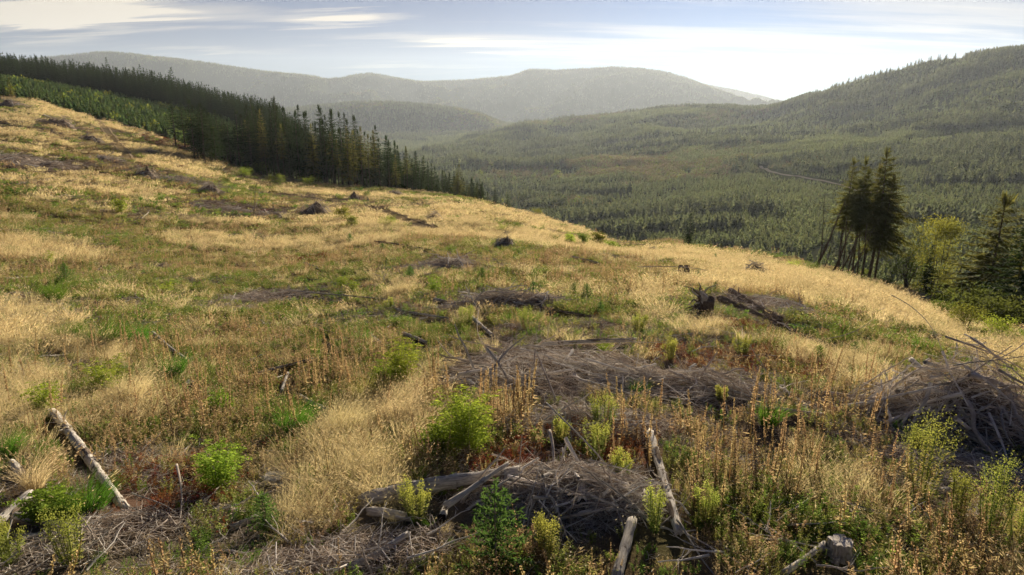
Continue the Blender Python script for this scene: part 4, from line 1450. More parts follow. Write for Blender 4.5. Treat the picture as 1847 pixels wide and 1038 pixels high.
def build_right_stand():
    # (base px, base row, top px, top row, kind)
    hero = [conifer_parts(22, 3.2, 60, lo=.40, whorls=26, per=7, twigs=9, needle=.30, droop=.35, dead=16, ragged=.5, asym=(0, .25), trunk_r=.24),
            conifer_parts(22, 2.7, 61, lo=.48, whorls=20, per=7, twigs=8, needle=.34, droop=.3, dead=16, ragged=.5, trunk_r=.2),
            conifer_parts(22, 4.3, 62, lo=.27, whorls=30, per=7, twigs=11, needle=.29, droop=.45, dead=14, ragged=.35, asym=(0.2, .35), trunk_r=.28),
            conifer_parts(22, 2.6, 63, lo=.50, whorls=26, per=7, twigs=7, needle=.40, droop=.2, dead=20, ragged=.6, trunk_r=.2),
            conifer_parts(22, 4.2, 64, lo=.10, whorls=32, per=7, twigs=9, needle=.28, droop=.4, dead=4, ragged=.3)]
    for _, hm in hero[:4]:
        hm.materials[0] = M['conifer_lit']  # stand crowns take the painted sunlit needle colour too
    T = [(1568, 507, 1605, 262, 2, 'tallest dark conifer with long right-hand boughs in the stand right of the clearing'),
         (1512, 492, 1540, 280, 0, 'leftmost full-crowned conifer of the leaning stand on the right'),
         (1538, 500, 1562, 278, 1, 'narrow conifer second from left in the right-hand stand'),
         (1527, 497, 1577, 300, 3, 'conifer with a crown only at its top between the two tall ones'),
         (1556, 505, 1590, 292, 1, 'thin conifer close behind the tallest of the right-hand stand'),
         (1578, 508, 1615, 310, 0, 'conifer right of the tallest one with a crown reaching low'),
         (1545, 502, 1552, 320, 3, 'half-bare conifer at the centre of the right-hand stand')]
    for bx_, b, tx_, t, k, lab in T:
        g = Gc(bx_, b)
        h = h_from(tx_, b, t, g)
        e = make_tree('conifer', hero[k], g, lab)
        r = math.hypot(g.x, g.y)
        top = Vector(at_r(tx_, t, r))
        shift = (top - g); shift.z = 0
        ang = math.atan2(shift.dot(Vector((math.cos(math.atan2(g.x, g.y)), -math.sin(math.atan2(g.x, g.y)), 0))), h)
        e.rotation_euler = (0, ang * .9, 0)
        e.scale = (h / 22, h / 22, h / 22)
    # right edge trees, standing below the brow
    for px, r, b, t, k, lab, fat in [(1776, 78, 560, 338, 0, 'dark pointed conifer behind the slope at right, left one of the edge pair', 1.5), (1822, 66, 600, 366, 4, 'broad green-brown conifer at the right edge of the photo', 1.35),
                                     (1845, 84, 590, 372, 0, 'dark conifer partly hidden at the extreme right edge', 1.4), (1668, 92, 538, 440, 4, 'low dark bushy conifer at the foot of the yellowish tree', .9)]:
        x, y, _ = at_r(px, b, r)
        z = hz(x, y)
        g = Vector((x, y, z))
        h = h_from(px, b, t, g)
        e = make_tree('conifer', hero[k], g, lab)
        e.scale = (h / 22 * fat, h / 22 * fat, h / 22)
        if k == 4:
            e.children[1].data = e.children[1].data.copy(); e.children[1].data.materials[0] = M['conifer_lit'] if px != 1668 else M['conifer']
        e.rotation_euler = (0, 0, random.random() * 6)
    # the leaning bare poles
    T2 = 0
    for bx_, b, tx_, t, rad, lab in [(1468, 487, 1527, 360, .16, 'longest leaning bare pole left of the right-hand stand'), (1476, 489, 1490, 350, .07, 'thin upright dead stem behind the longest leaning pole'),
                                     (1498, 496, 1540, 402, .13, 'bare leaning pole at the left foot of the stand'), (1508, 498, 1556, 415, .11, 'second of the two parallel leaning poles at the left foot of the stand'),
                                     (1517, 499, 1530, 392, .10, 'nearly upright bare pole under the leftmost crown'), (1552, 506, 1566, 400, .12, 'grey bare pole between the trunks of the stand'),
                                     (1530, 500, 1580, 405, .12, 'slanting bare pole crossing the trunks of the stand'), (1483, 490, 1512, 400, .06, 'thin leaning dead stem beside the longest pole')]:
        g = Gc(bx_, b); r = math.hypot(g.x, g.y)
        top = Vector(at_r(tx_, t, r)) - g
        rg = np.random.default_rng(int(bx_))
        mb = MB(); tt = np.linspace(0, 1, 7)[:, None]
        P = np.array(top)[None] * tt + np.sin(tt * 5) * .12 * [1, 0, 0] + [0, 0, -.2]
        add_tube(mb, P, rad * (1 - .75 * tt[:, 0]), 6, 0, .1, rg)
        br = MB()
        for k in range(9):
            q = .25 + .7 * rg.random(); p = np.array(top) * q; a = rg.random() * 6.28; L = .4 + 1.1 * rg.random()
            add_tube(br, [p, p + np.array([math.cos(a), math.sin(a), -.1]) * L], [.03, .01], 3, 0, cap=False)
        e = bpy.data.objects.new('bare_pole', None); COL.objects.link(e); e.location = g
        tag(e, lab, 'dead tree')
        link('trunk', mb.mesh('trunk', [M['trunk']]), e)
        tag(link('dead_branches', br.mesh('dead_branches', [M['trunk']]), e), kind='stuff')
    # broadleaf trees
    for px, r, b, t, rad, seed, mat, lab, n in [(1682, 96, 545, 366, 3.3, 71, 'decid', 'yellow-green broadleaf tree right of the tall conifer stand', 6500),
                                                (1632, 92, 530, 452, 2.2, 72, 'decid', 'small green broadleaf tree under the tallest conifer', 900),
                                                (1735, 66, 590, 530, 2.4, 73, 'olive2', 'brownish green bush below the right edge pair of conifers', 1500), (1800, 56, 610, 552, 2.2, 74, 'olive2', 'leafy bush at the foot of the broad edge conifer', 1300),
                                                (1700, 80, 570, 535, 1.4, 75, 'olive2', 'low bush on the brow left of the edge trees', 600)]:
        x, y, _ = at_r(px, b, r)
        g = Vector((x, y, hz(x, y)))
        h = h_from(px, b, t, g)
        make_tree('broadleaf_tree', broadleaf_parts(h, rad, seed, n, .26, .25, mat, 5, .10), g, lab, names=('limbs', 'leaves'), cat='tree' if h > 4 else 'bush')


build_right_stand()
#@@NEXT
SEG = []
HEAPS = []


# ------------------------------------------------------------------ logs, stumps, sticks
def log_mesh(L, r0, r1, seed, bend=.03, jag=1.5, rough=.22, ends=('plain', 'plain'), sides=14):
    rg = np.random.default_rng(seed)
    n = max(8, int(L / .09))
    t = np.linspace(0, 1, n)
    P = np.stack([np.sin(t * 3 + seed) * bend * L * .3, np.cos(t * 2.2 + seed) * bend * L * .3, t * L], 1)
    P -= P[0]
    rad = r0 + (r1 - r0) * t
    rad = rad * (1 + .06 * np.sin(t * L * 5 + seed) + .05 * np.sin(t * L * 13 + 2 * seed))
    V, F, C = tube(P, rad, sides, rough, True, rg)
    V[:sides, 2] -= rg.random(sides) * jag * r0
    V[-2 - sides:-2, 2] += rg.random(sides) * jag * r1
    # shallow checks along the grain
    for k in range(3):
        j = rg.integers(0, sides)
        a = int(n * rg.random() * .5); b = a + int(n * (.2 + .3 * rg.random()))
        for q in range(a, min(b, n)):
            c = P[q]
            V[q * sides + j] = c + (V[q * sides + j] - c) * .72
    mb = MB(); mb.add(V, F, 0)
    mb.f.append(C); mb.m.append(np.ones(len(C), int))
    return mb


def aim(o, d):
    o.rotation_mode = 'QUATERNION'
    o.rotation_quaternion = Vector(d).to_track_quat('Z', 'Y')


def make_log(p1, p2, w_, style, label, lift=(0.5, 0.5), stubs=0, seed=1, taper=.8, cat='log', name='fallen_log', endmat=None, bend=.03, rise=(0, 0), jag=1.5):
    w = w_ * (.82 if w_ > .06 else 1)
    a = G(*p1); b = G(*p2)
    a = a + Vector((0, 0, w * lift[0] + rise[0])); b = b + Vector((0, 0, w * taper * lift[1] + rise[1]))
    SEG.append((a.x, a.y, b.x, b.y, w))
    L = (b - a).length
    mb = log_mesh(L, w, w * taper, seed, bend, jag)
    e = bpy.data.objects.new(name, None); COL.objects.link(e)
    e.location = a; aim(e, b - a)
    tag(e, label, cat)
    m = {'pale': 'palelog', 'grey': 'greylog', 'brown': 'brownlog', 'stick': 'stick'}[style]
    link('trunk', mb.mesh('trunk', [M[m], M[endmat or m]]), e)
    rg = np.random.default_rng(seed + 100)
    if w > .07 and L > .8:
        for k in range(int(3 + L * 2)):
            t0 = L * (.03 + .85 * rg.random()); l = .15 + .5 * rg.random(); an = rg.random() * 6.28; wd = .5 + .9 * rg.random()
            l = min(l, L - t0)
            vv = []; ns = 5
            for q in range(5):
                tq = (t0 + l * q / 4) / L
                cx_ = math.sin(tq * 3 + seed) * bend * L * .3 - math.sin(seed) * bend * L * .3; cy_ = math.cos(tq * 2.2 + seed) * bend * L * .3 - math.cos(seed) * bend * L * .3
                for j in range(ns):
                    aj = an + wd * (j / (ns - 1) - .5) * (1 - .5 * abs(q / 2 - 1) * rg.random()); rr_ = (w + (w * taper - w) * tq) * (1.13 + .05 * rg.random())
                    vv.append((cx_ + math.cos(aj) * rr_, cy_ + math.sin(aj) * rr_, t0 + l * q / 4 + rg.normal() * .01))
            q_ = MB(); ii = np.arange(4)[:, None] * ns; jj = np.arange(ns - 1)[None, :]
            q_.add(vv, np.stack([ii + jj, ii + jj + 1, ii + ns + jj + 1, ii + ns + jj], -1).reshape(-1, 4))
            link('bark_patch', q_.mesh('bark_patch', [M['brownlog']]), e)
    for k in range(stubs):
        t = .15 + .75 * rg.random(); an = rg.random() * 6.28; l = w * (1.5 + 3 * rg.random())
        q = MB(); add_tube(q, [[0, 0, 0], [l * .1, 0, l * .5], [l * .1, l * .1, l]], [w * .22, w * .16, w * .08], 5, 0, .2, rg)
        o = link('branch_stub', q.mesh('branch_stub', [M[m]]), e)
        o.location = (math.cos(an) * w * .6, math.sin(an) * w * .6, L * t)
        aim(o, (math.cos(an), math.sin(an), .6))
    return e


LOGS = [
    ((98, 757), (238, 914), .125, 'pale', 'long pale barkless log lying diagonally in the grass at lower left', dict(stubs=3, rise=(.10, .04), taper=.72)),
    ((27, 942), (190, 966), .10, 'grey', 'smooth grey log lying at the bottom left below the pale log', dict(rise=(.05, .02), taper=.75)),
    ((-15, 962), (52, 915), .11, 'grey', 'grey log end entering at the left photo edge above the smooth grey log', dict(rise=(.05, .16))),
    ((40, 972), (72, 968), .05, 'grey', 'short grey wood chunk just under the smooth grey log', {}),
    ((24, 843), (40, 868), .09, 'pale', 'short white log stub among brown weeds at the left edge', dict(rise=(.05, .05))),
    ((662, 914), (778, 896), .13, 'pale', 'greenish grey log, left half of the one sticking out of the front brush pile', dict(rise=(.08, .16), taper=1.15)),
    ((778, 898), (930, 886), .14, 'grey', 'thick grey log, right half reaching under the front brush pile', dict(rise=(.18, .30), taper=.95)),
    ((672, 928), (738, 938), .09, 'pale', 'split grey slab just below the greenish grey log', dict(rise=(.02, .02), taper=1.0)),
    ((806, 936), (915, 888), .055, 'pale', 'split white stake leaning up against the front brush pile', dict(rise=(.2, .5), taper=.5, bend=.01)),
    ((798, 944), (806, 922), .075, 'pale', 'hollow white log end at the foot of the split white stake', dict(rise=(.08, .10), endmat='char')),  # end caps painted black as the shaded inside of the hollow
    ((1172, 800), (1214, 968), .095, 'pale', 'straight white log lying away from the camera right of the front brush pile', dict(rise=(.18, .05), taper=.85, stubs=2)),
    ((1050, 890), (1048, 932), .085, 'pale', 'short white log with a charred black end poking out of the front brush pile', dict(rise=(.35, .22), taper=1.1, endmat='char')),
    ((1138, 958), (1112, 1050), .085, 'pale', 'mottled pale log running out of the bottom of the photo', dict(rise=(.12, .04), taper=1.1)),
    ((1165, 905), (1172, 930), .06, 'grey', 'short mottled log piece beside the straight white log', dict(rise=(.1, .06))),
    ((276, 604), (346, 656), .085, 'pale', 'pale mossy log half hidden in grass left of the middle', dict(rise=(.05, .05))),
    ((540, 719), (586, 746), .08, 'pale', 'short white log end showing beside the green grass tuft', dict(rise=(.05, .05))),
    ((462, 678), (578, 650), .05, 'grey', 'thin pale log lying in brown weeds left of the twin shrub', dict(rise=(.05, .05))),
    ((508, 710), (522, 680), .05, 'grey', 'short thin log stub next to the thin pale log', dict(rise=(.05, .12))),
    ((728, 606), (768, 622), .085, 'pale', 'white log end above the upper leaf shrub', dict(rise=(.05, .10))),
    ((852, 583), (890, 606), .09, 'pale', 'white tapering log end pointing out of the central slash', dict(rise=(.18, .05), taper=.9)),
    ((668, 604), (690, 620), .06, 'pale', 'small pale broken branch end left of the central slash', {}),
    ((1115, 678), (1210, 690), .085, 'pale', 'straight pale log lying along the right of the central slash', dict(rise=(.12, .08), taper=.7)),
    ((1012, 656), (1072, 646), .085, 'pale', 'white debarked chunk in the middle of the central slash', dict(rise=(.12, .14), taper=.6)),
    ((978, 630), (1145, 622), .09, 'grey', 'grey log lying level behind the white chunk in the slash', dict(rise=(.12, .12))),
    ((1210, 694), (1395, 722), .075, 'stick', 'long dark pole across the slash toward the right brush pile', dict(rise=(.16, .12), taper=.6)),
    ((785, 545), (835, 553), .11, 'grey', 'grey log chunk at the left of the upper slash heap', dict(rise=(.06, .06))),
    ((880, 545), (1072, 574), .11, 'brown', 'long grey-brown log under the upper slash heap', dict(rise=(.22, .06), taper=.55)),
    ((714, 562), (812, 580), .045, 'grey', 'thin straight pole left of the central slash', dict(rise=(.1, .05))),
    ((520, 528), (706, 552), .05, 'grey', 'very long thin pole lying across the left middle ground', dict(rise=(.12, .08), taper=.5)),
    ((676, 440), (772, 456), .10, 'brown', 'dark thin log lying across the slope above the dark twig heap', dict(rise=(.2, .1), taper=.5)),
    ((1030, 466), (1080, 477), .085, 'pale', 'pale log lying alone in the golden grass near the centre crest', dict(rise=(.1, .1))),
    ((1300, 548), (1496, 622), .19, 'brown', 'big rotting brown log below the upturned root wad', dict(rise=(.14, -.02), taper=.45, stubs=4)),
    ((1318, 535), (1412, 580), .16, 'brown', 'second big brown log lying behind the first by the root wad', dict(rise=(.22, .1), taper=.8, stubs=2)),
    ((1510, 575), (1552, 580), .10, 'grey', 'short grey log lying right of the big brown logs', {}),
    ((1604, 541), (1676, 549), .11, 'grey', 'grey fallen log on the brow below the dark bushy conifer', dict(rise=(.2, .2))),
    ((1655, 558), (1668, 548), .13, 'brown', 'short dark log prop beside the grey brow log', dict(rise=(.0, .2))),
    ((548, 476), (572, 486), .10, 'grey', 'short grey chunk of wood in the left middle grass', dict(rise=(.05, .05))),
    ((10, 505), (60, 499), .09, 'pale', 'weathered log at the left edge in the middle distance', {}),
    ((255, 397), (268, 389), .07, 'pale', 'small white stick in the grass behind the round green shrub', dict(rise=(.1, .4))),
    ((1415, 1040), (1482, 994), .045, 'pale', 'pale branch leaning to the foot of the mossy stump', dict(rise=(.04, .10), taper=.8)),
    ((635, 1030), (735, 978), .05, 'grey', 'greyish crooked branch in green grass at the bottom', dict(rise=(.05, .05), bend=.12)),
    ((420, 955), (475, 932), .06, 'grey', 'short dull log lying by the broken white stake', {}),
    ((1790, 760), (1755, 700), .09, 'grey', 'stout grey log end inside the right brush pile', dict(rise=(.1, .9))),
    ((1660, 790), (1755, 786), .08, 'grey', 'grey log at the foot of the right brush pile', dict(rise=(.1, .12), taper=.7)),
    ((1640, 680), (1700, 720), .09, 'pale', 'pale log end jutting from the left side of the right brush pile', dict(rise=(.5, .35), taper=.8)),
    ((1690, 890), (1735, 868), .06, 'grey', 'crooked grey branch below the right brush pile', dict(bend=.15)),
    ((1480, 758), (1350, 752), .05, 'stick', 'dark bent branch lying left of the right brush pile', dict(bend=.12, rise=(.1, .15))),
    ((130, 1010), (20, 985), .05, 'grey', 'thin grey pole in the bottom left corner', {}),
]
for i, (a_, b_, w, st, lab, kw) in enumerate(LOGS):
    make_log(a_, b_, w, st, lab, seed=i + 1, **kw)


def make_stump(p, r, h, label, style='greylog', seed=0, roots=5, name='tree_stump', lean=(0, 0)):
    rg = np.random.default_rng(seed)
    g = G(*p)
    SEG.append((g.x, g.y, g.x + .01, g.y, r * 1.2))
    sides = 22; n = 9
    an = np.linspace(0, 2 * np.pi, sides, endpoint=False)
    flut = 1 + .16 * np.sin(an * roots + 1) + .08 * np.sin(an * 9 + seed)
    V = []
    for k in range(n):
        t = k / (n - 1)
        rr = r * (1 + .45 * (1 - t) ** 3) * (1 + (flut - 1) * (1.6 - t)) * (1 + (rg.random(sides) - .5) * .09)
        z = h * t - .05 + (rg.random(sides) * .13 * h if k == n - 1 else 0) + 0 * an
        V.append(np.stack([np.cos(an) * rr + lean[0] * t, np.sin(an) * rr + lean[1] * t, z], 1))
    V = np.concatenate(V)
    i = np.arange(n - 1)[:, None] * sides; j = np.arange(sides)[None, :]
    F = np.stack([i + j, i + (j + 1) % sides, i + sides + (j + 1) % sides, i + sides + j], -1).reshape(-1, 4)
    mb = MB(); mb.add(V, F)
    e = bpy.data.objects.new(name, None); COL.objects.link(e); e.location = g
    tag(e, label, 'stump')
    link('bark', mb.mesh('bark', [M[style]]), e)
    # sunken uneven cut face
    top = MB()
    ring = V[-sides:] ; c = ring.mean(0) - [0, 0, .05 * h]
    mid = c + (ring - c) * .55 + rg.normal(size=(sides, 3)) * [0, 0, .02 * h]
    VV = np.concatenate([ring * [1, 1, 1] - [0, 0, .004], mid, [c]])
    jj = np.arange(sides)
    top.add(VV, np.stack([jj, (jj + 1) % sides, sides + (jj + 1) % sides, sides + jj], -1))
    top.f.append(np.stack([sides + jj, sides + (jj + 1) % sides, np.full(sides, 2 * sides)], -1)); top.m.append(np.zeros(sides, int))
    link('cut_face', top.mesh('cut_face', [M['palelog' if style != 'brownlog' else 'brownlog']]), e)
    for k in range(roots):
        a = k / roots * 6.283 + rg.random() * .5
        q = MB(); add_tube(q, [[math.cos(a) * r * .9, math.sin(a) * r * .9, h * .22], [math.cos(a) * r * 1.5, math.sin(a) * r * 1.5, .02], [math.cos(a) * r * 2.1, math.sin(a) * r * 2.1, -.08]], [r * .30, r * .2, r * .08], 6, 0, .2, rg)
        link('root', q.mesh('root', [M[style]]), e)
    return e


M['mossstump'] = wood_mat('lichened_stump_wood', (0.28, 0.25, 0.20), (0.68, 0.64, 0.58), stain=(0.09, 0.085, 0.04), stretch=10, crack=.7)
make_stump((1513, 1003), .165, .29, 'short weathered stump with lichen standing alone at the bottom right', 'mossstump', 5)
make_stump((1233, 497), .33, .62, 'dark old stump in the golden grass near the crest right of centre', 'brownlog', 6)
make_stump((345, 695), .17, .16, 'low dark stump half hidden in weeds at left', 'greylog', 7)
make_stump((424, 936), .045, .22, 'small broken white stake standing in the grass at lower left', 'palelog', 8, roots=3, name='broken_stake')
make_stump((497, 868), .19, .16, 'splintered white stump beside the straw grass patch', 'palelog', 9)
make_stump((1660, 558), .16, .35, 'small dark stump under the grey brow log', 'brownlog', 10)
make_stump((1328, 512), .12, .3, 'thin dark stump behind the root wad', 'brownlog', 11)


def root_wad():
    g = G(1268, 566)
    rg = np.random.default_rng(5)
    e = bpy.data.objects.new('root_wad', None); COL.objects.link(e); e.location = g
    tag(e, 'upturned root wad with torn roots and reddish inner wood in the right middle ground', 'root wad')
    mb = MB()
    n = 14; sides = 16
    an = np.linspace(0, 2 * np.pi, sides, endpoint=False)
    V = []
    for k in range(6):
        t = k / 5
        rr = (.40 - .18 * t) * (1 + .28 * np.sin(an * 5 + t) + (rg.random(sides) - .5) * .5)
        V.append(np.stack([t * .6 + 0 * an - .2, np.cos(an) * rr * .8, np.sin(an) * rr + .42], 1))
    V = np.concatenate(V)
    i = np.arange(5)[:, None] * sides; j = np.arange(sides)[None, :]
    mb.add(V, np.stack([i + j, i + (j + 1) % sides, i + sides + (j + 1) % sides, i + sides + j], -1).reshape(-1, 4))
    c = len(V); mb.v.append(np.array([[-.08, 0, .42], [.4, 0, .42]])); mb.n += 2
    jj = np.arange(sides)
    mb.f.append(np.stack([np.full(sides, c), (jj + 1) % sides, jj], -1)); mb.m.append(np.zeros(sides, int))
    mb.f.append(np.stack([np.full(sides, c + 1), 5 * sides + jj, 5 * sides + (jj + 1) % sides], -1)); mb.m.append(np.zeros(sides, int))
    link('base', mb.mesh('base', [M['brownlog']]), e)
    mb = MB(); add_tube(mb, [[-.1, -.1, .45], [.05, -.25, .75], [-.15, -.3, 1.0]], [.16, .14, .04], 8, 0, .3, rg)
    link('torn_wood', mb.mesh('torn_wood', [M['greylog']]), e)
    for k in range(34):
        a = rg.random() * 6.28; L = .35 + .8 * rg.random()
        d = np.array([-.35 + .5 * rg.normal(), math.cos(a), math.sin(a)]); d /= np.linalg.norm(d)
        st = np.array([-.15, math.cos(a) * .35, math.sin(a) * .35 + .42])
        mb = MB(); add_tube(mb, [st, st + d * L * .5 + rg.normal(size=3) * .06, st + d * L + [0, 0, -.12]], [.05, .03, .01], 5, 0, .2, rg)
        link('root', mb.mesh('root', [M['brownlog' if k % 3 else 'greylog']]), e)
    e.rotation_euler = (0, 0, R(-20))


root_wad()


def stick_mesh(seed, forks=2):
    """a dead branch about 1 m long with a few side twigs"""
    rg = np.random.default_rng(seed)
    mb = MB()
    n = 6; t = np.linspace(0, 1, n)
    P = np.stack([np.sin(t * (2 + 2 * rg.random()) + seed) * .07 * rg.random(), np.cumsum(rg.normal(size=n)) * .022, t], 1)
    P -= P[0]
    add_tube(mb, P, .014 * (1 - .72 * t) + .002, 5, 0, .15, rg, cap=False)
    for k in range(forks):
        q = .2 + .6 * rg.random(); st = np.array([np.interp(q, t, P[:, i]) for i in range(3)]); a = rg.random() * 6.28; L = .15 + .3 * rg.random()
        d = np.array([math.cos(a) * .7, math.sin(a) * .7, .7])
        add_tube(mb, [st, st + d * L * .5 + rg.normal(size=3) * .02, st + d * L], [.007, .005, .002], 3, 0, cap=False)
    return mb


STICKS = []
for k in range(16):
    STICKS.append(stick_mesh(500 + k, forks=[0, 1, 2, 3][k % 4]).mesh('branch', [M[['stick', 'stickpale', 'stick', 'stickpale', 'greylog'][k % 5]]]))


def heap(name, label, cpx, a, b, h, n_st, n_tw, seed, cat='brush pile', stick=(.5, 1.5), thick=(1, 2.2), core=True, flow=None, flat=.35, twig_len=.5, yaw=None, group=None, twigmats=('twig', 'stick', 'stickpale', 'stick'), center=None):
    """brush heap: each branch one can pick out is a part, the fine twigs between them are one stuff part"""
    rg = np.random.default_rng(seed)
    g = center or G(*cpx)
    e = bpy.data.objects.new(name, None); COL.objects.link(e); e.location = g
    tag(e, label, cat, group)
    th = math.atan2(g.x, g.y) if yaw is None else yaw
    ct, st_ = math.cos(th), math.sin(th)
    HEAPS.append((g.x, g.y, a, b, th))

    def loc(u, v):
        x = u * ct + v * st_; y = -u * st_ + v * ct
        return x, y, hz(g.x + x, g.y + y) - g.z

    def surf(q, x=0.0, y=0.0):
        nz = float(fbm(np.array([x + g.x]), np.array([y + g.y]), max(a * .45, .3), 2, seed + 7)[0])
        return h * max(0, 1 - q ** 1.5) * (.35 + 1.25 * nz)
    if core:
        mb = MB(); nr, na = 9, 26
        V = [];
        for i in range(nr):
            q = i / (nr - 1) * .93
            for j in range(na):
                an = j / na * 6.283
                x, y, z = loc(math.cos(an) * q * a, math.sin(an) * q * b)
                V.append((x, y, z - .06 + surf(q, x, y) * .62 * (1 + rg.normal() * .10)))
        i = np.arange(nr - 1)[:, None] * na; j = np.arange(na)[None, :]
        mb.add(V, np.stack([i + j, i + na + j, i + na + (j + 1) % na, i + (j + 1) % na], -1).reshape(-1, 4))
        link('packed_debris', mb.mesh('packed_debris', [M['debris']]), e)
    for k in range(n_st):
        q = math.sqrt(rg.random()) * 1.02; an = rg.random() * 6.283
        u, v = math.cos(an) * q * a, math.sin(an) * q * b
        x, y, z = loc(u, v)
        L = stick[0] + (stick[1] - stick[0]) * rg.random() ** 1.6
        yw = rg.random() * 6.283 if flow is None or rg.random() < .6 else flow + rg.normal() * .35
        d = np.array([math.cos(yw), math.sin(yw)])
        # slope of the dome along the stick
        dq = (d[0] * math.cos(an) / a + d[1] * math.sin(an) / b)
        sl = -h * 1.7 * q ** .7 * dq * (.8 if q < 1 else 0) * (1 - flat * .5)
        dz = sl + rg.normal() * .13 * (4.5 if rg.random() < .12 else 1)
        D = Vector((d[0] * ct + d[1] * st_, -d[0] * st_ + d[1] * ct, dz)).normalized()
        p = Vector((x, y, z + surf(q, x, y) * (.6 + .5 * rg.random()) + .03 + .05 * rg.random())) - D * L * .5
        # keep the ends off the inside of the ground
        end = p + D * L
        gz = hz(g.x + end.x, g.y + end.y) - g.z
        if end.z < gz: D = (Vector((end.x, end.y, gz + .03)) - p).normalized()
        gz = hz(g.x + p.x, g.y + p.y) - g.z
        if p.z < gz: p.z = gz + .02
        o = link('branch', STICKS[rg.integers(0, len(STICKS))], e)
        o.location = p; aim(o, D)
        o.rotation_quaternion = o.rotation_quaternion @ Euler((0, 0, rg.random() * 6.28)).to_quaternion()
        w = (thick[0] + (thick[1] - thick[0]) * rg.random() ** 3.0)
        o.scale = (w * L ** .5, w * L ** .5, L)
    # fine twigs
    mb = MB()
    for k in range(n_tw):
        q = math.sqrt(rg.random()) * 1.08; an = rg.random() * 6.283
        x, y, z = loc(math.cos(an) * q * a, math.sin(an) * q * b)
        L = twig_len * (.3 + rg.random()); yw = rg.random() * 6.283
        c = np.array([x, y, z + surf(q, x, y) * (.62 + .45 * rg.random()) + .02 + .05 * rg.random()])
        dd = np.array([math.cos(yw), math.sin(yw), rg.normal() * .22]) * L / 2
        s = np.array([-dd[1], dd[0], rg.normal() * .1]) * rg.normal() * .25
        add_tube(mb, [c - dd, c + s, c + dd], np.array([1, .75, .35]) * (.0035 + .0045 * rg.random()) * (twig_len / .5), 3, rg.integers(0, len(twigmats)), cap=False)
    if n_tw:
        tag(link('fine_twigs', mb.mesh('fine_twigs', [M[m] for m in twigmats]), e), kind='stuff')
    return e


def debris_mat():
    m = bpy.data.materials.new('packed_brown_debris'); m.use_nodes = True
    t = NT(m.node_tree)
    tc = t.n('ShaderNodeTexCoord')
    n1 = t.n('ShaderNodeTexNoise', {'Vector': tc.outputs['Object'], 'Scale': 22.0, 'Detail': 8.0, 'Roughness': .75, 'Distortion': 1.5})
    c = t.ramp(n1.outputs[0], [(.33, (.07, .055, .042)), (.6, (.27, .215, .165)), (.8, (.45, .37, .30))])
    b = t.n('ShaderNodeBump', {'Height': n1.outputs[0], 'Strength': 1.0, 'Distance': .05})
    d = t.n('ShaderNodeBsdfPrincipled', {'Base Color': c, 'Roughness': .95, 'Normal': b.outputs[0], 'Specular IOR Level': .1})
    t.n('ShaderNodeOutputMaterial', {0: d.outputs[0]})
    return m


M['debris'] = debris_mat()

heap('brush_pile', 'big tangled brush pile of grey branches at the right side of the photo', (1715, 776), 1.95, 1.3, 1.6, 295, 2400, 1, stick=(.6, 2.2), thick=(.8, 3.0), flow=.35)
heap('brush_pile', 'low brown brush pile over logs at the bottom centre', (1020, 900), 1.45, .95, .50, 250, 2400, 2, stick=(.4, 1.4), thick=(.8, 2.3), flow=.2)
heap('slash_heap', 'wide flat spread of grey slash in the centre of the photo', (975, 668), 3.0, 2.4, .27, 295, 1700, 3, stick=(.5, 2.2), thick=(.8, 2.8), core=False, flow=-.5, cat='slash heap')
heap('slash_heap', 'flat slash spread between the centre and the right brush pile', (1250, 705), 2.3, 1.2, .3, 190, 1000, 4, stick=(.5, 1.7), thick=(.8, 2.6), core=False, flow=.1, cat='slash heap')
heap('slash_heap', 'slash just behind the front brush pile in the centre', (1060, 765), 1.9, .9, .28, 140, 900, 5, stick=(.4, 1.4), thick=(.7, 2.2), core=False, flow=.7, cat='slash heap')
heap('slash_heap', 'long low dark heap of branches above the centre with a log beneath', (905, 552), 2.9, 1.1, .55, 130, 900, 6, stick=(.6, 2.2), thick=(1.2, 2.4), flow=-.15, cat='slash heap', twig_len=.8)
heap('slash_heap', 'dark twig heap in brown weeds between two thin logs above the centre', (800, 482), 2.2, 1.6, .5, 70, 600, 7, stick=(.8, 2.8), thick=(1.5, 2.8), flow=-.4, cat='slash heap', twig_len=1.0)
heap('slash_heap', 'pale scattered branches behind the big brown logs at right', (1385, 552), 2.4, 2.2, .25, 90, 500, 8, stick=(.6, 2.0), thick=(1.3, 2.4), core=False, cat='slash heap', twig_len=.8)
heap('slash_heap', 'scattered dry twigs below the right brush pile at the photo edge', (1770, 862), 1.5, 1.0, .14, 150, 900, 9, stick=(.3, 1.2), thick=(.7, 1.4), core=False, cat='slash heap')
heap('slash_heap', 'sparse dead branches in the left middle ground beside the very long pole', (470, 540), 2.6, 1.6, .15, 50, 260, 10, stick=(.5, 1.8), thick=(1, 1.8), core=False, cat='slash heap', twig_len=.8)
heap('slash_heap', 'scattered twigs and bark at the bottom left around the grey logs', (150, 975), 1.5, .7, .10, 80, 600, 11, stick=(.3, 1.0), thick=(.7, 1.3), core=False, cat='slash heap')
heap('slash_heap', 'small slash scatter at the bottom left of centre', (620, 1005), 1.5, .6, .08, 90, 500, 12, stick=(.25, .9), thick=(.7, 1.3), core=False, cat='slash heap')
heap('slash_heap', 'dark slash patch on the slope below the thin dead snag', (432, 382), 6.5, 3.5, .35, 60, 500, 13, stick=(1, 3.5), thick=(2, 4), core=False, cat='slash heap', twig_len=1.8)
heap('slash_heap', 'slash with white chips on the hillside at the left photo edge', (45, 292), 7.5, 6.0, .8, 50, 500, 14, stick=(1.2, 4), thick=(2, 5), cat='slash heap', twig_len=2.2)
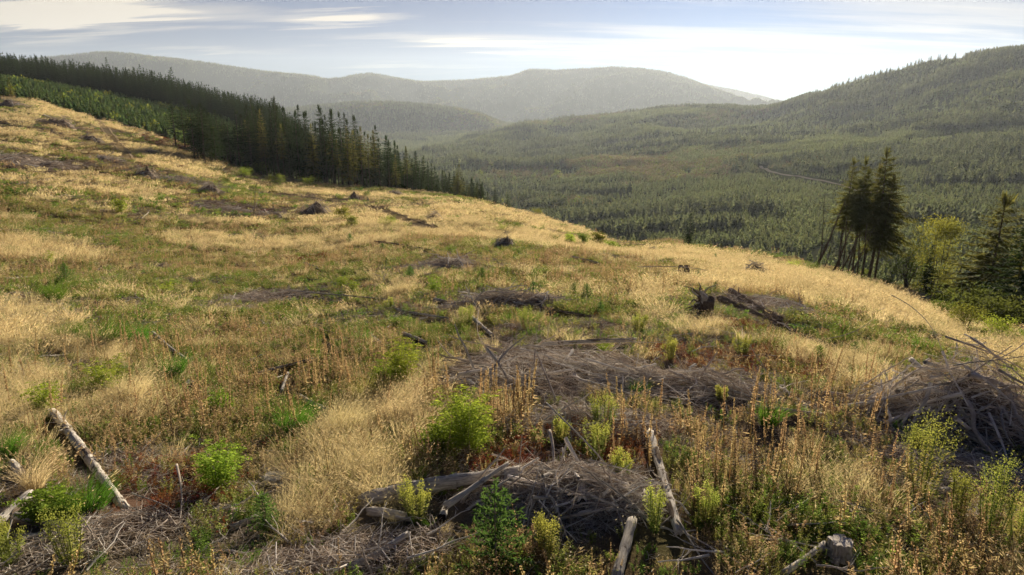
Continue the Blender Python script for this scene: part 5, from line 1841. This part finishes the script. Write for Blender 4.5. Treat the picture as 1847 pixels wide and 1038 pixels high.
heap('slash_heap', 'grey slash drift on the left hillside under the thin conifer stand', (350, 330), 6, 4, .3, 30, 400, 15, stick=(1.2, 4), thick=(2, 4), core=False, cat='slash heap', twig_len=2.2)

PILES = [((568, 389), 60, 34, 1.5, 'tall pointed burn pile on the rise left of the centre'), ((912, 445), 46, 22, 1.2, 'dark burn pile on the grass just left of the green shrubs at the centre crest'),
         ((783, 399), 34, 17, 1.2, 'small burn pile beside the wheel tracks on the golden rise'), ((713, 354), 36, 14, 1.1, 'burn pile at the foot of the lower forest edge'),
         ((641, 361), 26, 15, 1.1, 'little burn pile below the middle of the forest edge'), ((1364, 495), 52, 19, 1.1, 'wide dark burn pile in golden grass near the right-hand stand'),
         ((110, 228), 42, 14, 1.1, 'burn pile beside the wheel track high on the left hill'), ((168, 256), 32, 13, 1.1, 'burn pile on the left hill, right of and below the topmost one'),
         ((190, 290), 50, 9, 1.0, 'flat wide burn pile in the middle of the left hill'), ((267, 319), 36, 15, 1.1, 'rounded burn pile on the left hill below the flat wide one'),
         ((95, 303), 30, 9, 1.0, 'small flat burn pile near the left slash'), ((382, 347), 38, 15, 1.1, 'rough burn pile left of the thin dead snag'), ((272, 278), 34, 9, 1.0, 'flat dark burn pile below the thin conifer stand'),
         ((20, 192), 40, 10, 1.0, 'dark brush pile high at the left photo edge'), ((1178, 452), 18, 8, 1, 'tiny brush heap on the far crest at the centre right')]


def burn_piles():
    for i, (c, w, h, sh, lab) in enumerate(PILES):
        g = Gc(*c)
        d = (g - Vector((0, 0, CZ))).length
        a = w * d / FPX / 2; hh = h * d / FPX * 1.05
        e = heap('burn_pile', lab, c, a, a * .8, hh, 34, 240, 40 + i, cat='brush pile', stick=(a * .5, a * 1.15), thick=(1.6, 4.0), twig_len=a * .5, group='burn piles left on the clearing', twigmats=('twig', 'stick'), center=g)


burn_piles()

# long single branches that stand out
BR = [((985, 790), (1128, 968), .018, 'long bare branch slanting down across the front brush pile', (.75, .08)), ((1600, 590), (1690, 660), .02, 'long thin branch rising from the back of the right brush pile', (1.5, 1.1)),
      ((1847, 660), (1752, 700), .02, 'bare branch leaning out of the right side of the right brush pile', (1.3, 1.0)), ((1200, 628), (1300, 700), .016, 'thin branch crossing the slash right of the centre', (.35, .12)),
      ((1485, 620), (1565, 608), .015, 'thin bare branch arching above weeds behind the right pile', (.15, .5)), ((1150, 495), (1245, 535), .03, 'long curved branch behind the root wad on its left', (.5, .3)),
      ((240, 905), (306, 948), .014, 'thin straight branch running from the pale log end to the forked stick', (.15, .1)), ((325, 885), (308, 960), .022, 'forked white stick standing in red-brown weeds at lower left', (.5, .05)),
      ((305, 948), (212, 998), .012, 'thin pale twig lying below the forked stick', (.1, .05)), ((1220, 960), (1300, 1036), .02, 'bent grey branch at the bottom right of centre', (.2, .05)),
      ((865, 560), (985, 720), .016, 'long slender branch slanting over the central slash', (.45, .15)), ((810, 620), (960, 690), .016, 'slender grey branch in the left half of the central slash', (.3, .2)),
      ((940, 640), (1230, 655), .02, 'long level pole over the central slash', (.25, .2)), ((1345, 760), (1400, 785), .014, 'small dead branch in weeds left of the right brush pile', (.2, .1)),
      ((990, 845), (998, 905), .03, 'short grey stake leaning upright in the front brush pile', (.72, .35)), ((1060, 880), (1150, 876), .022, 'smooth grey branch lying level on the front brush pile', (.5, .35)),
      ((1190, 960), (1245, 905), .012, 'slim twig beside the straight white log', (.1, .3)), ((575, 590), (600, 640), .012, 'thin dead twig leaning at the left of the twin shrub', (.4, .1))]
for i, (a_, b_, w, lab, rise) in enumerate(BR):
    e = make_log(a_, b_, w, 'stick' if i % 3 else 'grey', lab, seed=200 + i, taper=.35, cat='branch', name='dead_branch', bend=.16, rise=rise, stubs=2, jag=.2)
# thick limb standing in the right pile
make_log((1757, 760), (1757, 640), .07, 'grey', 'thick jagged grey limb standing up in the right brush pile', seed=88, taper=.6, name='standing_limb', cat='branch', rise=(.7, -.1), stubs=4)


def snag(p, t_px, label, rad=.07):
    g = G(*p)
    h = h_from(t_px[0], p[1], t_px[1], g)
    d = Vector(at_r(t_px[0], t_px[1], math.hypot(g.x, g.y))) - g
    rg = np.random.default_rng(3)
    e = bpy.data.objects.new('dead_snag', None); COL.objects.link(e); e.location = g
    tag(e, label, 'dead tree')
    t = np.linspace(0, 1, 7)[:, None]
    mb = MB(); add_tube(mb, np.array(d)[None] * t + np.sin(t * 6) * [.08, 0, 0], rad * (1 - .7 * t[:, 0]), 6, 0, .1, rg)
    link('trunk', mb.mesh('trunk', [M['brownlog']]), e)
    for k in range(6):
        q = .3 + .68 * rg.random(); a = rg.random() * 6.28; L = .3 + .6 * rg.random()
        m2 = MB(); add_tube(m2, [np.array(d) * q, np.array(d) * q + np.array([math.cos(a), math.sin(a), .3]) * L], [.025, .01], 4, 0, cap=False)
        link('branch', m2.mesh('branch', [M['brownlog']]), e)


snag((455, 396), (464, 326), 'thin dead snag standing alone on the slope left of the tall pointed burn pile')
snag((1010, 0) if False else (905, 432), (918, 405), 'tiny dead stem standing beside the dark burn pile at the centre crest', .04)


# ------------------------------------------------------------------ shrubs, saplings, single weeds
def put(name, parts, px, py, label, cat, names, s=1.0, group=None):
    e = make_tree(name, parts, Gc(px, py), label, group, cat, names)
    e.rotation_euler = (0, 0, random.random() * 6.283)
    e.scale = (s, s, s)
    return e


def px_h(px, py, hpx):
    g = Gc(px, py); d = (g - Vector((0, 0, CZ))).length
    el = math.asin((CZ - g.z) / d)
    return hpx * d / FPX / max(.6, math.cos(el))


SHRUBS = [(843, 818, 118, 62, 'largest bright yellow-green shrub, just left of the front brush pile', 24), (728, 692, 88, 40, 'taller of the twin bright shrubs left of the central slash', 16), (690, 695, 55, 30, 'lower left of the twin bright shrubs left of the central slash', 10),
          (398, 888, 100, 44, 'leaning bright green shrub below the middle left', 12), (190, 712, 62, 44, 'bright leafy shrub in grass above the long pale log', 14), (92, 940, 60, 44, 'bright leafy shrub beside the grey logs at lower left', 16),
          (85, 748, 60, 30, 'small bright shrub in the straw grass at the left edge', 8), (405, 748, 42, 22, 'small bright green shrub right of the pale grass fan', 7), (783, 530, 42, 20, 'yellowish small shrub by the dark twig heap', 8),
          (790, 815, 55, 30, 'lower bright shrub hugging the left of the largest one', 10), (88, 478, 22, 16, 'small bright bush in the far left grass', 6), (305, 530, 24, 18, 'small leafy bush in the left middle ground', 6), (618, 520, 30, 16, 'small green bush left of the dark twig heap', 7),
          (638, 528, 24, 14, 'small bright bush right beside another left of the dark twig heap', 6), (1090, 640, 26, 16, 'pale green small plant in the central slash', 5), (1505, 470, 18, 22, 'green bush at the foot of the leaning poles', 6)]
for i, (px, py, hp, wp, lab, ns) in enumerate(SHRUBS):
    h = px_h(px, py, hp); w = px_h(px, py, wp) * .9
    put('leafy_shrub', compound_shrub(h, max(w, h * .35), 300 + i, ns, 'bright', .06 + .02 * (h > .6)), px, py, lab, 'shrub', ('stems', 'leaves'))

SAPS = [(895, 1034, 135, 'bright green young fir at the bottom centre'), (1058, 540, 28, 'small fir sapling right of the centre above the slash, middle of three'), (1035, 534, 24, 'small fir sapling, leftmost of three right of the centre'), (1083, 566, 22, 'small fir sapling, lowest of three right of the centre'),
        (962, 535, 28, 'small fir sapling behind the upper slash heap'), (976, 533, 20, 'tiny fir sapling right beside another behind the upper slash heap'), (870, 502, 20, 'fir sapling beside the dark twig heap'), (690, 455, 16, 'fir sapling behind the dark thin log'), (632, 440, 18, 'fir sapling above the dark thin log'),
        (1476, 652, 28, 'dark round fir seedling in weeds left of the right brush pile'), (1260, 500, 14, 'small fir right of the dark old stump'), (1290, 470, 12, 'round dark seedling in golden grass on the far crest'), (740, 505, 26, 'fir sapling left of the yellowish small shrub'), (1240, 610, 16, 'fir seedling in pale twigs right of the centre'),
        (120, 510, 30, 'fir sapling in the far left middle ground'), (480, 960, 60, 'thin young fir at the bottom left of the straw grass patch'), (1515, 540, 14, 'small fir on the right slope above the short grey log'), (1290, 525, 16, 'little fir left of the root wad'), (1540, 640, 22, 'little fir behind the right brush pile'),
        (665, 355, 12, 'small dark seedling below the forest edge'), (1190, 480, 12, 'seedling near the crest left of the dark old stump'), (1375, 690, 24, 'fir seedling in the slash before the right brush pile'), (1560, 480, 12, 'seedling at the edge of the right-hand stand')]
for i, (px, py, hp, lab) in enumerate(SAPS):
    h = px_h(px, py, hp)
    put('fir_sapling', sapling_parts(h, h * (.36 if i == 0 else .42), 340 + i, 'sap' if i != 9 else 'rush'), px, py, lab, 'sapling', ('stem', 'needles'))


def goldenrod(h, rad, seed, n=9):
    rg = np.random.default_rng(seed)
    st = MB(); lf = MB(); fl = MB()
    for k in range(n):
        a = rg.random() * 6.283; q = rad * math.sqrt(rg.random()); hh = h * (.6 + .4 * rg.random())
        P = np.array([[math.cos(a) * q * .4, math.sin(a) * q * .4, -.03], [math.cos(a) * q * .8, math.sin(a) * q * .8, hh * .55], [math.cos(a) * q, math.sin(a) * q, hh]])
        add_tube(st, P, [.006, .005, .003], 4, 0, cap=False)
        m = 34; t = .05 + .75 * rg.random(m)
        p = np.stack([np.interp(t * hh, P[:, 2], P[:, i]) for i in range(3)], 1)
        aa = rg.random(m) * 6.283
        diamonds(lf, p, np.stack([np.cos(aa), np.sin(aa), .5 + 0 * aa], 1), .06 + .04 * rg.random(m), .014, 0, rg)
        m = 80
        p = P[-1] + rg.normal(size=(m, 3)) * [h * .045, h * .045, h * .07] - [0, 0, h * .05]
        diamonds(fl, p, rg.normal(size=(m, 3)) + [0, 0, .6], .022, .016, 0, rg)
    return st.mesh('stems', [M['green']], False), lf.mesh('leaves', [M['olive']], False), fl.mesh('flower_heads', [M['yellowgreen']], False)


GR = [(750, 940, 62, 24, 'yellow flowering weed clump in front of the greenish grey log'), (982, 1000, 62, 22, 'yellow flowering weed clump right of the young fir'), (1010, 800, 50, 18, 'pale yellow-green weed clump behind the front brush pile'), (1072, 835, 70, 26, 'larger pale yellow-green weed clump behind the front brush pile'),
      (1086, 780, 60, 28, 'green weed clump at the back of the front brush pile'), (1662, 900, 130, 38, 'tall yellow-green weed bush below the right brush pile'), (1725, 945, 70, 22, 'yellow-green weed clump, left of the pair near the right bottom'), (1785, 975, 110, 30, 'yellow-green weed clump, right of the pair near the right bottom'), (1838, 990, 70, 26, 'yellow-green weed clump cut by the right photo edge'),
      (950, 596, 40, 18, 'pale green weed clump above the central slash'), (840, 590, 36, 18, 'green weed clump left of the one above the central slash'), (1210, 650, 40, 22, 'pale green weed clump in the right part of the slash'), (1300, 730, 30, 12, 'small yellow weed clump in the slash right of the centre'), (130, 1020, 90, 24, 'yellow weed clump at the bottom left'), (20, 1020, 60, 20, 'yellow weed clump in the bottom left corner'),
      (1120, 870, 50, 20, 'yellow weed clump left of the straight white log'), (700, 560, 22, 10, 'pale weed clump at the left of the upper slash'), (1150, 600, 30, 20, 'pale weed clump beyond the central slash on the right'), (1270, 950, 60, 18, 'green weed clump right of the straight white log'), (1180, 960, 70, 14, 'leafy weed beside the lower end of the straight white log'), (1660, 820, 40, 16, 'small weed clump at the foot of the right brush pile'),
      (1340, 640, 30, 24, 'pale green weed clump left of the fir seedling in the right slash')]
for i, (px, py, hp, wp, lab) in enumerate(GR):
    h = px_h(px, py, hp); w = px_h(px, py, wp)
    put('flowering_weed', goldenrod(h, w * .8, 400 + i, 8 + int(w * 26)), px, py, lab, 'plant', ('stems', 'leaves', 'flower_heads'))

TU = [(190, 622, 52, 70, 'wide dark green rush clump in the left middle ground'), (125, 615, 40, 26, 'green rush clump just left of the wide one'), (250, 618, 40, 24, 'green rush clump just right of the wide one'), (95, 545, 44, 26, 'green rush clump above and left of the wide one'), (312, 682, 52, 30, 'green grass tuft beside the pale mossy log'), (530, 785, 75, 34, 'tall green grass tuft left of the straw grass patch'),
      (160, 925, 62, 40, 'dark rush clump just above the smooth grey log'), (665, 722, 48, 44, 'olive rush clump below the twin bright shrubs'), (650, 620, 30, 26, 'green rush clump left of the central slash'), (1385, 770, 50, 20, 'dark green rush clump in tall weeds before the right brush pile'), (10, 830, 50, 30, 'dark rush clump at the left photo edge'), (220, 388, 26, 18, 'round green shrub alone on the left slope'),
      (1150, 712, 28, 20, 'short green tuft in the slash right of the centre')]
for i, (px, py, hp, wp, lab) in enumerate(TU):
    h = px_h(px, py, hp); w = px_h(px, py, wp) * .5
    if 'round green shrub' in lab:
        put('round_shrub', broadleaf_parts(h, w * 1.15, 430, 900, .16, .1, 'bright', 6, .03), px, py, lab, 'shrub', ('stems', 'leaves'))
        continue
    me = g_clump(int(260 + 900 * w), h * .95, w * .8, .008, .45, ('rush' if i not in (7,) else 'olive', 'goldhead'), .03, 440 + i)
    o = link('rush_clump', me, loc=G(px, py)); tag(o, lab, 'grass clump')

# pale grass fans
for i, (px, py, hp, wp, lab) in enumerate([(235, 728, 66, 30, 'fan of pale straw grass above the long pale log'), (722, 530, 26, 22, 'pale feathery grass tuft left of the yellowish small shrub'), (640, 860, 60, 50, 'pale feathery grass mound at the top of the straw patch'), (620, 780, 60, 60, 'large pale feathery grass mound left of the largest shrub'),
                                           (1168, 530, 26, 14, 'pale grass tuft standing above the slope right of the centre'), (62, 885, 60, 20, 'orange-tinted grass fan right of the short white log stub'), (715, 760, 60, 50, 'hazy brownish grass mound left above the largest shrub')]):
    h = px_h(px, py, hp); w = px_h(px, py, wp) * .5
    me = g_clump(int(240 + 700 * w), h, w * .7, .0055, .5, ('gold', 'goldhead'), .8, 460 + i, (.6, -.2), (.06, .014))
    o = link('straw_grass_tuft', me, loc=G(px, py)); tag(o, lab, 'grass clump')

# green shrubs along the crest and in the hollow by the forest
CS = [(1030, 444, 24, 18, 'green shrub at the centre crest, leftmost of the row'), (1052, 446, 26, 20, 'green shrub second in the row at the centre crest'), (1078, 448, 30, 20, 'rounded grey-green shrub in the centre crest row'), (1102, 454, 22, 18, 'green shrub at the right end of the centre crest row'),
      (1000, 440, 16, 22, 'low yellow-green bush left of the centre crest row'), (930, 415, 14, 18, 'green bush behind the dark burn pile'), (905, 420, 14, 18, 'bush left above the dark burn pile'), (970, 388, 14, 16, 'bush where the far slope edge drops off'), (620, 400, 26, 24, 'dark green bush right of the tall pointed burn pile'), (700, 410, 18, 30, 'low green bush near the wheel tracks'),
      (660, 356, 12, 10, 'round green shrub near the forest edge'), (470, 318, 22, 26, 'green bush in the hollow left of the forest'), (440, 322, 16, 26, 'bright green bush in the hollow below the thin stand'), (410, 330, 14, 22, 'low bush below the thin conifer stand'), (500, 335, 18, 26, 'bush at the foot of the left forest edge'), (560, 338, 16, 26, 'olive bush at the foot of the forest edge'),
      (635, 412, 24, 20, 'second dark bush right of the tall pointed burn pile'), (1560, 500, 18, 18, 'green bush under the leftmost trunks of the stand'), (1430, 488, 16, 24, 'row of low green bush on the crest left of the poles'), (1465, 492, 16, 22, 'green bush at the base of the longest pole'), (1600, 520, 18, 20, 'bush at the foot of the tall conifer stand'),
      (1040, 395, 8, 10, 'tiny bush on the edge of the far slope'), (1700, 575, 26, 26, 'dark green bush on the brow at right'), (1740, 595, 34, 40, 'green bush on the brow below the edge conifers'), (1800, 612, 30, 40, 'green bush at the right end of the brow')]
for i, (px, py, hp, wp, lab) in enumerate(CS):
    g = Gc(px, py)
    h = px_h(px, py, hp) * .95; w = px_h(px, py, wp) * .5
    put('bush', broadleaf_parts(h, w * 1.1, 480 + i, int(350 + 30 * hp), max(.05, h * .085), .1, 'decid' if i % 3 else 'bright', 5, h * .02), px, py, lab, 'bush', ('stems', 'leaves'))

# loose sticks lying here and there in the grass, one by one
LOOSE = [(120, 520, 420, 600, 16, 'loose dead stick in the grass of the left middle ground'), (20, 420, 640, 780, 12, 'loose dead stick among weeds at left below the middle'), (420, 760, 560, 700, 20, 'loose dead stick left of the central slash'),
         (560, 900, 400, 470, 12, 'loose dead stick on the slope above the dark twig heap'), (1080, 1400, 580, 660, 22, 'loose dead stick between the central slash and the big brown logs'), (1250, 1500, 500, 560, 10, 'loose dead stick near the root wad'),
         (250, 780, 900, 1030, 22, 'loose dead stick near the bottom left of centre'), (1180, 1500, 900, 1030, 16, 'loose dead stick near the lone lichened stump'), (1500, 1840, 900, 1030, 14, 'loose dead stick in the bottom right corner'), (1500, 1800, 560, 640, 10, 'loose dead stick on the slope behind the right brush pile')]
for x0, x1, y0, y1, n, lab in LOOSE:
    for k in range(n):
        px = random.uniform(x0, x1); py = random.uniform(y0, y1)
        g = Gc(px, py)
        L = random.uniform(.3, .95) * (1 + .03 * math.hypot(g.x, g.y)); yw = random.random() * 6.283
        q = Vector((g.x + math.cos(yw) * L, g.y + math.sin(yw) * L, 0)); q.z = hz(q.x, q.y) + random.uniform(.06, .30); g.z += random.uniform(.04, .14)
        o = link('dead_stick', STICKS[random.choice([1, 3, 4, 6, 8, 9, 11, 13])], loc=g)
        aim(o, q - g)
        w = random.uniform(.45, 1.15) * (.85 + .035 * math.hypot(g.x, g.y))
        o.scale = (w, w, L)
        tag(o, lab, 'stick', lab.replace('loose dead stick', 'loose dead sticks'))

# tall dead flower stalks, one by one
ZONES = [(862, 962, 745, 790, 46, 84, 'tall dead flower stalk in the dense stand left of the front brush pile'), (560, 700, 650, 725, 30, 74, 'dead flower stalk in the stand left of the twin bright shrubs'), (770, 810, 690, 740, 12, 74, 'dead flower stalk between the twin shrubs and the dense stand'),
         (1060, 1200, 740, 850, 20, 76, 'dead flower stalk among weeds behind the straight white log'), (1240, 1330, 780, 930, 22, 88, 'dead flower stalk standing right of the straight white log'), (1330, 1470, 720, 900, 34, 84, 'dead flower stalk in the weeds left of the right brush pile'), (1470, 1640, 700, 800, 26, 82, 'leaning dead flower stalk against the front of the right brush pile'),
         (270, 460, 640, 800, 26, 74, 'dead flower stalk in the left middle ground'), (20, 270, 620, 780, 20, 74, 'dead flower stalk in the straw grass at left'), (480, 600, 700, 800, 14, 78, 'dead flower stalk near the tall green tuft'), (1560, 1700, 850, 1000, 8, 80, 'single dead flower stalk near the bottom right')]


def build_stalks():
    protos = []
    for k in range(8):
        parts = spike_mesh(1.0, 600 + k, 16, 120, .07, .021)
        e = make_tree('flower_stalk', parts, (0, 0, -50), 'x', None, 'dead plant', ('stem', 'seed_spike', 'withered_leaves'))
        protos.append([e, False])
    for x0, x1, y0, y1, n, hp, lab in ZONES:
        for k in range(n):
            px = random.uniform(x0, x1); py = random.uniform(y0, y1)
            q = random.choice(protos)
            o = copy_tree(q[0]) if q[1] else q[0]
            q[1] = True
            g = G(px, py)
            h = px_h(px, py, hp) * random.uniform(.6, 1.12)
            h = min(h, 1.35)
            lean = (.16 if 'leaning' in lab else .05)
            place(o, g, random.random() * 6.283, h, (random.gauss(0, lean * .6), random.gauss(0, .05) + (.14 if 'leaning' in lab else 0)))
            o.scale = (h * random.uniform(.9, 1.3), h * random.uniform(.9, 1.3), h)
            o['label'] = lab; o['group'] = lab.replace('stalk ', 'stalks ').replace('a tall', 'tall')


build_stalks()


# ------------------------------------------------------------------ ground cover
def build_cover():
    # ---- near and middle ground: small plants
    near = {
        'gold': [g_clump(60, .56, .20, .0065, .35, seed=i, heads=.55, head=(.075, .011)) for i in range(3)],
        'fine': [g_clump(90, .55, .24, .0045, .7, ('gold', 'goldhead'), .25, 10 + i, (.5, -.4), (.05, .012)) for i in range(2)],
        'low': [g_clump(45, .26, .24, .007, .7, ('olive', 'goldhead'), .12, 20 + i, head=(.05, .009)) for i in range(3)],
        'straw': [g_clump(40, .34, .25, .006, .9, ('gold', 'goldhead'), .25, 24 + i, head=(.06, .010)) for i in range(2)],
        'brown': [weed(7, .52, .20, .055, 26, ('brown', 'brown', 'white'), 30 + i, flowers=1, fl=.018) for i in range(3)],
        'spike': [joined_spikes(3, .85, .22, 40 + i, 34, .026) for i in range(3)],
        'olive': [weed(9, .34, .22, .05, 24, ('olive', 'olive', 'white'), 50 + i, flowers=2, fl=.018) for i in range(3)],
        'green': [weed(9, .30, .20, .055, 26, ('green', 'green', 'white'), 55 + i, flowers=1, fl=.018) for i in range(3)],
        'tuft': [g_clump(60, .42, .14, .007, .5, ('rush', 'goldhead'), .05, 60 + i) for i in range(2)],
        'red': [weed(9, .24, .22, .045, 26, ('brown', 'red'), 65 + i, lo=.05) for i in range(2)],
        'litter': [twig_litter(22, .42, 70 + i, ('twig', 'stick', 'stickpale')) for i in range(4)],
        'flower': [weed(7, .45, .22, .03, 8, ('olive', 'olive', 'white'), 80 + i, flowers=8, fl=.018) for i in range(2)],
    }
    mid = {
        'gold': [g_clump(70, .62, .42, .014, .4, seed=i, heads=.5, head=(.12, .03)) for i in range(3)],
        'fine': [g_clump(70, .5, .45, .012, .7, seed=10 + i, heads=.3, head=(.1, .03)) for i in range(2)],
        'low': [g_clump(60, .28, .45, .015, .7, ('olive', 'goldhead'), .15, 20 + i) for i in range(3)],
        'straw': [g_clump(55, .32, .45, .014, .9, ('gold', 'goldhead'), .25, 24 + i) for i in range(2)],
        'brown': [weed(9, .52, .38, .085, 20, ('brown', 'brown', 'white'), 30 + i, flowers=1, fl=.028) for i in range(3)],
        'spike': [joined_spikes(6, .9, .45, 40 + i, 16, .042) for i in range(3)],
        'olive': [weed(10, .34, .42, .08, 20, ('olive', 'olive', 'white'), 50 + i, flowers=2, fl=.028) for i in range(3)],
        'green': [weed(10, .32, .40, .085, 20, ('green', 'green', 'white'), 55 + i, flowers=1, fl=.028) for i in range(3)],
        'tuft': [g_clump(70, .42, .3, .014, .5, ('rush', 'goldhead'), .05, 60 + i) for i in range(2)],
        'red': [weed(9, .26, .4, .075, 20, ('brown', 'red'), 65 + i, lo=.05) for i in range(2)],
        'litter': [twig_litter(20, .8, 70 + i, ('twig', 'stick', 'stickpale')) for i in range(4)],
        'flower': [weed(7, .42, .42, .05, 8, ('olive', 'olive', 'white'), 80 + i, flowers=7, fl=.028) for i in range(2)],
    }
    far = {
        'gold': [g_clump(80, .65, 1.1, .045, .4, seed=i, heads=.4, head=(.25, .08)) for i in range(3)],
        'fine': [g_clump(80, .5, 1.1, .045, .6, seed=10 + i, heads=.3, head=(.25, .07)) for i in range(2)],
        'low': [g_clump(70, .3, 1.1, .05, .7, ('olive', 'goldhead'), .15, 20 + i) for i in range(3)],
        'straw': [g_clump(70, .36, 1.1, .045, .8, ('gold', 'goldhead'), .25, 24 + i) for i in range(2)],
        'brown': [weed(16, .6, 1.0, .2, 9, ('brown', 'brown'), 30 + i) for i in range(3)],
        'spike': [joined_spikes(9, 1.0, 1.1, 40 + i, 8, .09) for i in range(3)],
        'olive': [weed(16, .42, 1.0, .2, 9, ('olive', 'olive'), 50 + i) for i in range(3)],
        'green': [weed(16, .5, .9, .22, 10, ('green', 'green'), 55 + i) for i in range(3)],
        'tuft': [weed(12, .7, .7, .22, 14, ('green', 'rush'), 60 + i) for i in range(2)],
        'red': [weed(12, .32, .9, .2, 9, ('brown', 'red'), 65 + i) for i in range(2)],
        'litter': [twig_litter(16, 1.9, 70 + i, ('twig', 'stick', 'twig'), .06) for i in range(4)],
        'flower': [weed(16, .4, 1.0, .16, 9, ('brown', 'olive'), 80 + i) for i in range(2)],
    }
    names = list(near.keys())
    for nm, protos, r0, r1, dens, fall, smin, smax in (('meadow_growth', near, 5.0, 30, 62, .5, .6, 1.25), ('hillside_growth', mid, 27, 92, 10.5, .55, .7, 1.3),
                                                        ('distant_hillside_growth', far, 85, 310, 1.25, .3, .6, 1.35)):
        p = wedge_points(r0, r1, dens, -45, 45, fall)
        a = np.arctan2(p[:, 0], p[:, 1]); r = np.hypot(p[:, 0], p[:, 1])
        p = p[r < edge_r(a) + 9]
        p = with_h(p)
        p = p[view_cull(p, .10)]
        if r0 > 60: p = p[visible_mask(p, 1.0)]
        x, y = p[:, 0], p[:, 1]
        gold, bare, red, green, brown = fields(x, y)
        tr = near_track(x, y, 1.7)
        n = len(p)
        one = np.ones(n)
        fine = smooth(.45, .6, fbm(x, y, 5, 3, 91))
        W = {
            'gold': gold * 3.0 * (1 - .5 * fine) + .03, 'fine': gold * 2.2 * fine + .03, 'low': 1.05 * one + green * .4, 'straw': .24 + gold * 1.0,
            'brown': .28 + brown * 1.15, 'spike': .03 + brown * .45, 'olive': 1.35 + green * .6, 'green': .80 + green * 1.5, 'tuft': .03 + green * .35,
            'red': .04 + red * 4.5, 'litter': .32 + bare * 3.0, 'flower': .25 + .3 * green}
        hp = np.zeros(n)
        for gx, gy, ha, hb, th in HEAPS:
            dx = x - gx; dy = y - gy
            u = dx * math.cos(th) - dy * math.sin(th); v = dx * math.sin(th) + dy * math.cos(th)
            hp = np.maximum(hp, 1 - smooth(.8, 1.15, np.sqrt((u / ha) ** 2 + (v / hb) ** 2)))
        sup = (1 - .72 * bare) * (1 - .93 * hp)                       # little grows through the slash
        for k in W:
            if k not in ('litter', 'red'): W[k] = W[k] * sup
            if k not in ('gold', 'fine', 'straw'): W[k] = W[k] * (1 - .62 * gold)
        WM = np.stack([W[k] for k in names], 1)
        tot = WM.sum(1)
        # nothing tall grows on the logs or right in front of them
        cut = np.zeros(n, bool); shorter = np.zeros(n, bool)
        cr_ = np.hypot(x, y); ux, uy = x / cr_, y / cr_
        for ax, ay, bx, by, w in SEG:
            ex, ey = bx - ax, by - ay; l2 = ex * ex + ey * ey + 1e-9
            for back_, lim, tgt in ((0, w + .05, cut), (.30 + w, w + .16, cut), (.70 + w, w + .22, shorter), (1.1 + w, w + .25, shorter)):
                qx = x + ux * back_; qy = y + uy * back_
                t = np.clip(((qx - ax) * ex + (qy - ay) * ey) / l2, 0, 1)
                tgt |= (qx - ax - t * ex) ** 2 + (qy - ay - t * ey) ** 2 < lim * lim
        keep = (rng.random(n) < np.clip(tot / 1.8, .12, 1)) & ~tr & ~(cut & (rng.random(n) < .78)) & ~(shorter & (rng.random(n) < .2))
        shorter = shorter[keep]; hpk = hp[keep]
        p = p[keep]; WM = WM[keep]; n = len(p)
        cs = np.cumsum(WM / WM.sum(1, keepdims=True), 1)
        sp = (rng.random(n)[:, None] > cs).sum(1)
        plist = []; start = []; cnt = []
        for k in names:
            start.append(len(plist)); cnt.append(len(protos[k])); plist += protos[k]
        start = np.array(start); cnt = np.array(cnt)
        kind = start[sp] + np.floor(rng.random(n) * cnt[sp]).astype(int)
        s = (smin + (smax - smin) * rng.random(n)) * (1 - .25 * (rng.random(n) < .3))
        tall = fbm(p[:, 0], p[:, 1], 4, 3, 95)
        s *= .62 + .6 * tall
        s = np.where(shorter, s * .5, s) * (1 - .35 * hpk)
        tilt = rng.normal(size=(n, 2)) * .10
        print(nm, n)
        scatter(nm, {'meadow_growth': 'dry grass, weeds, small flowers and twig litter covering the near ground', 'hillside_growth': 'grass and weeds covering the middle of the clearing',
                     'distant_hillside_growth': 'pale grass drifts and scrub on the far part of the clearing'}[nm], plist, p, kind, s, rng.random(n) * 6.283, tilt)


build_cover()
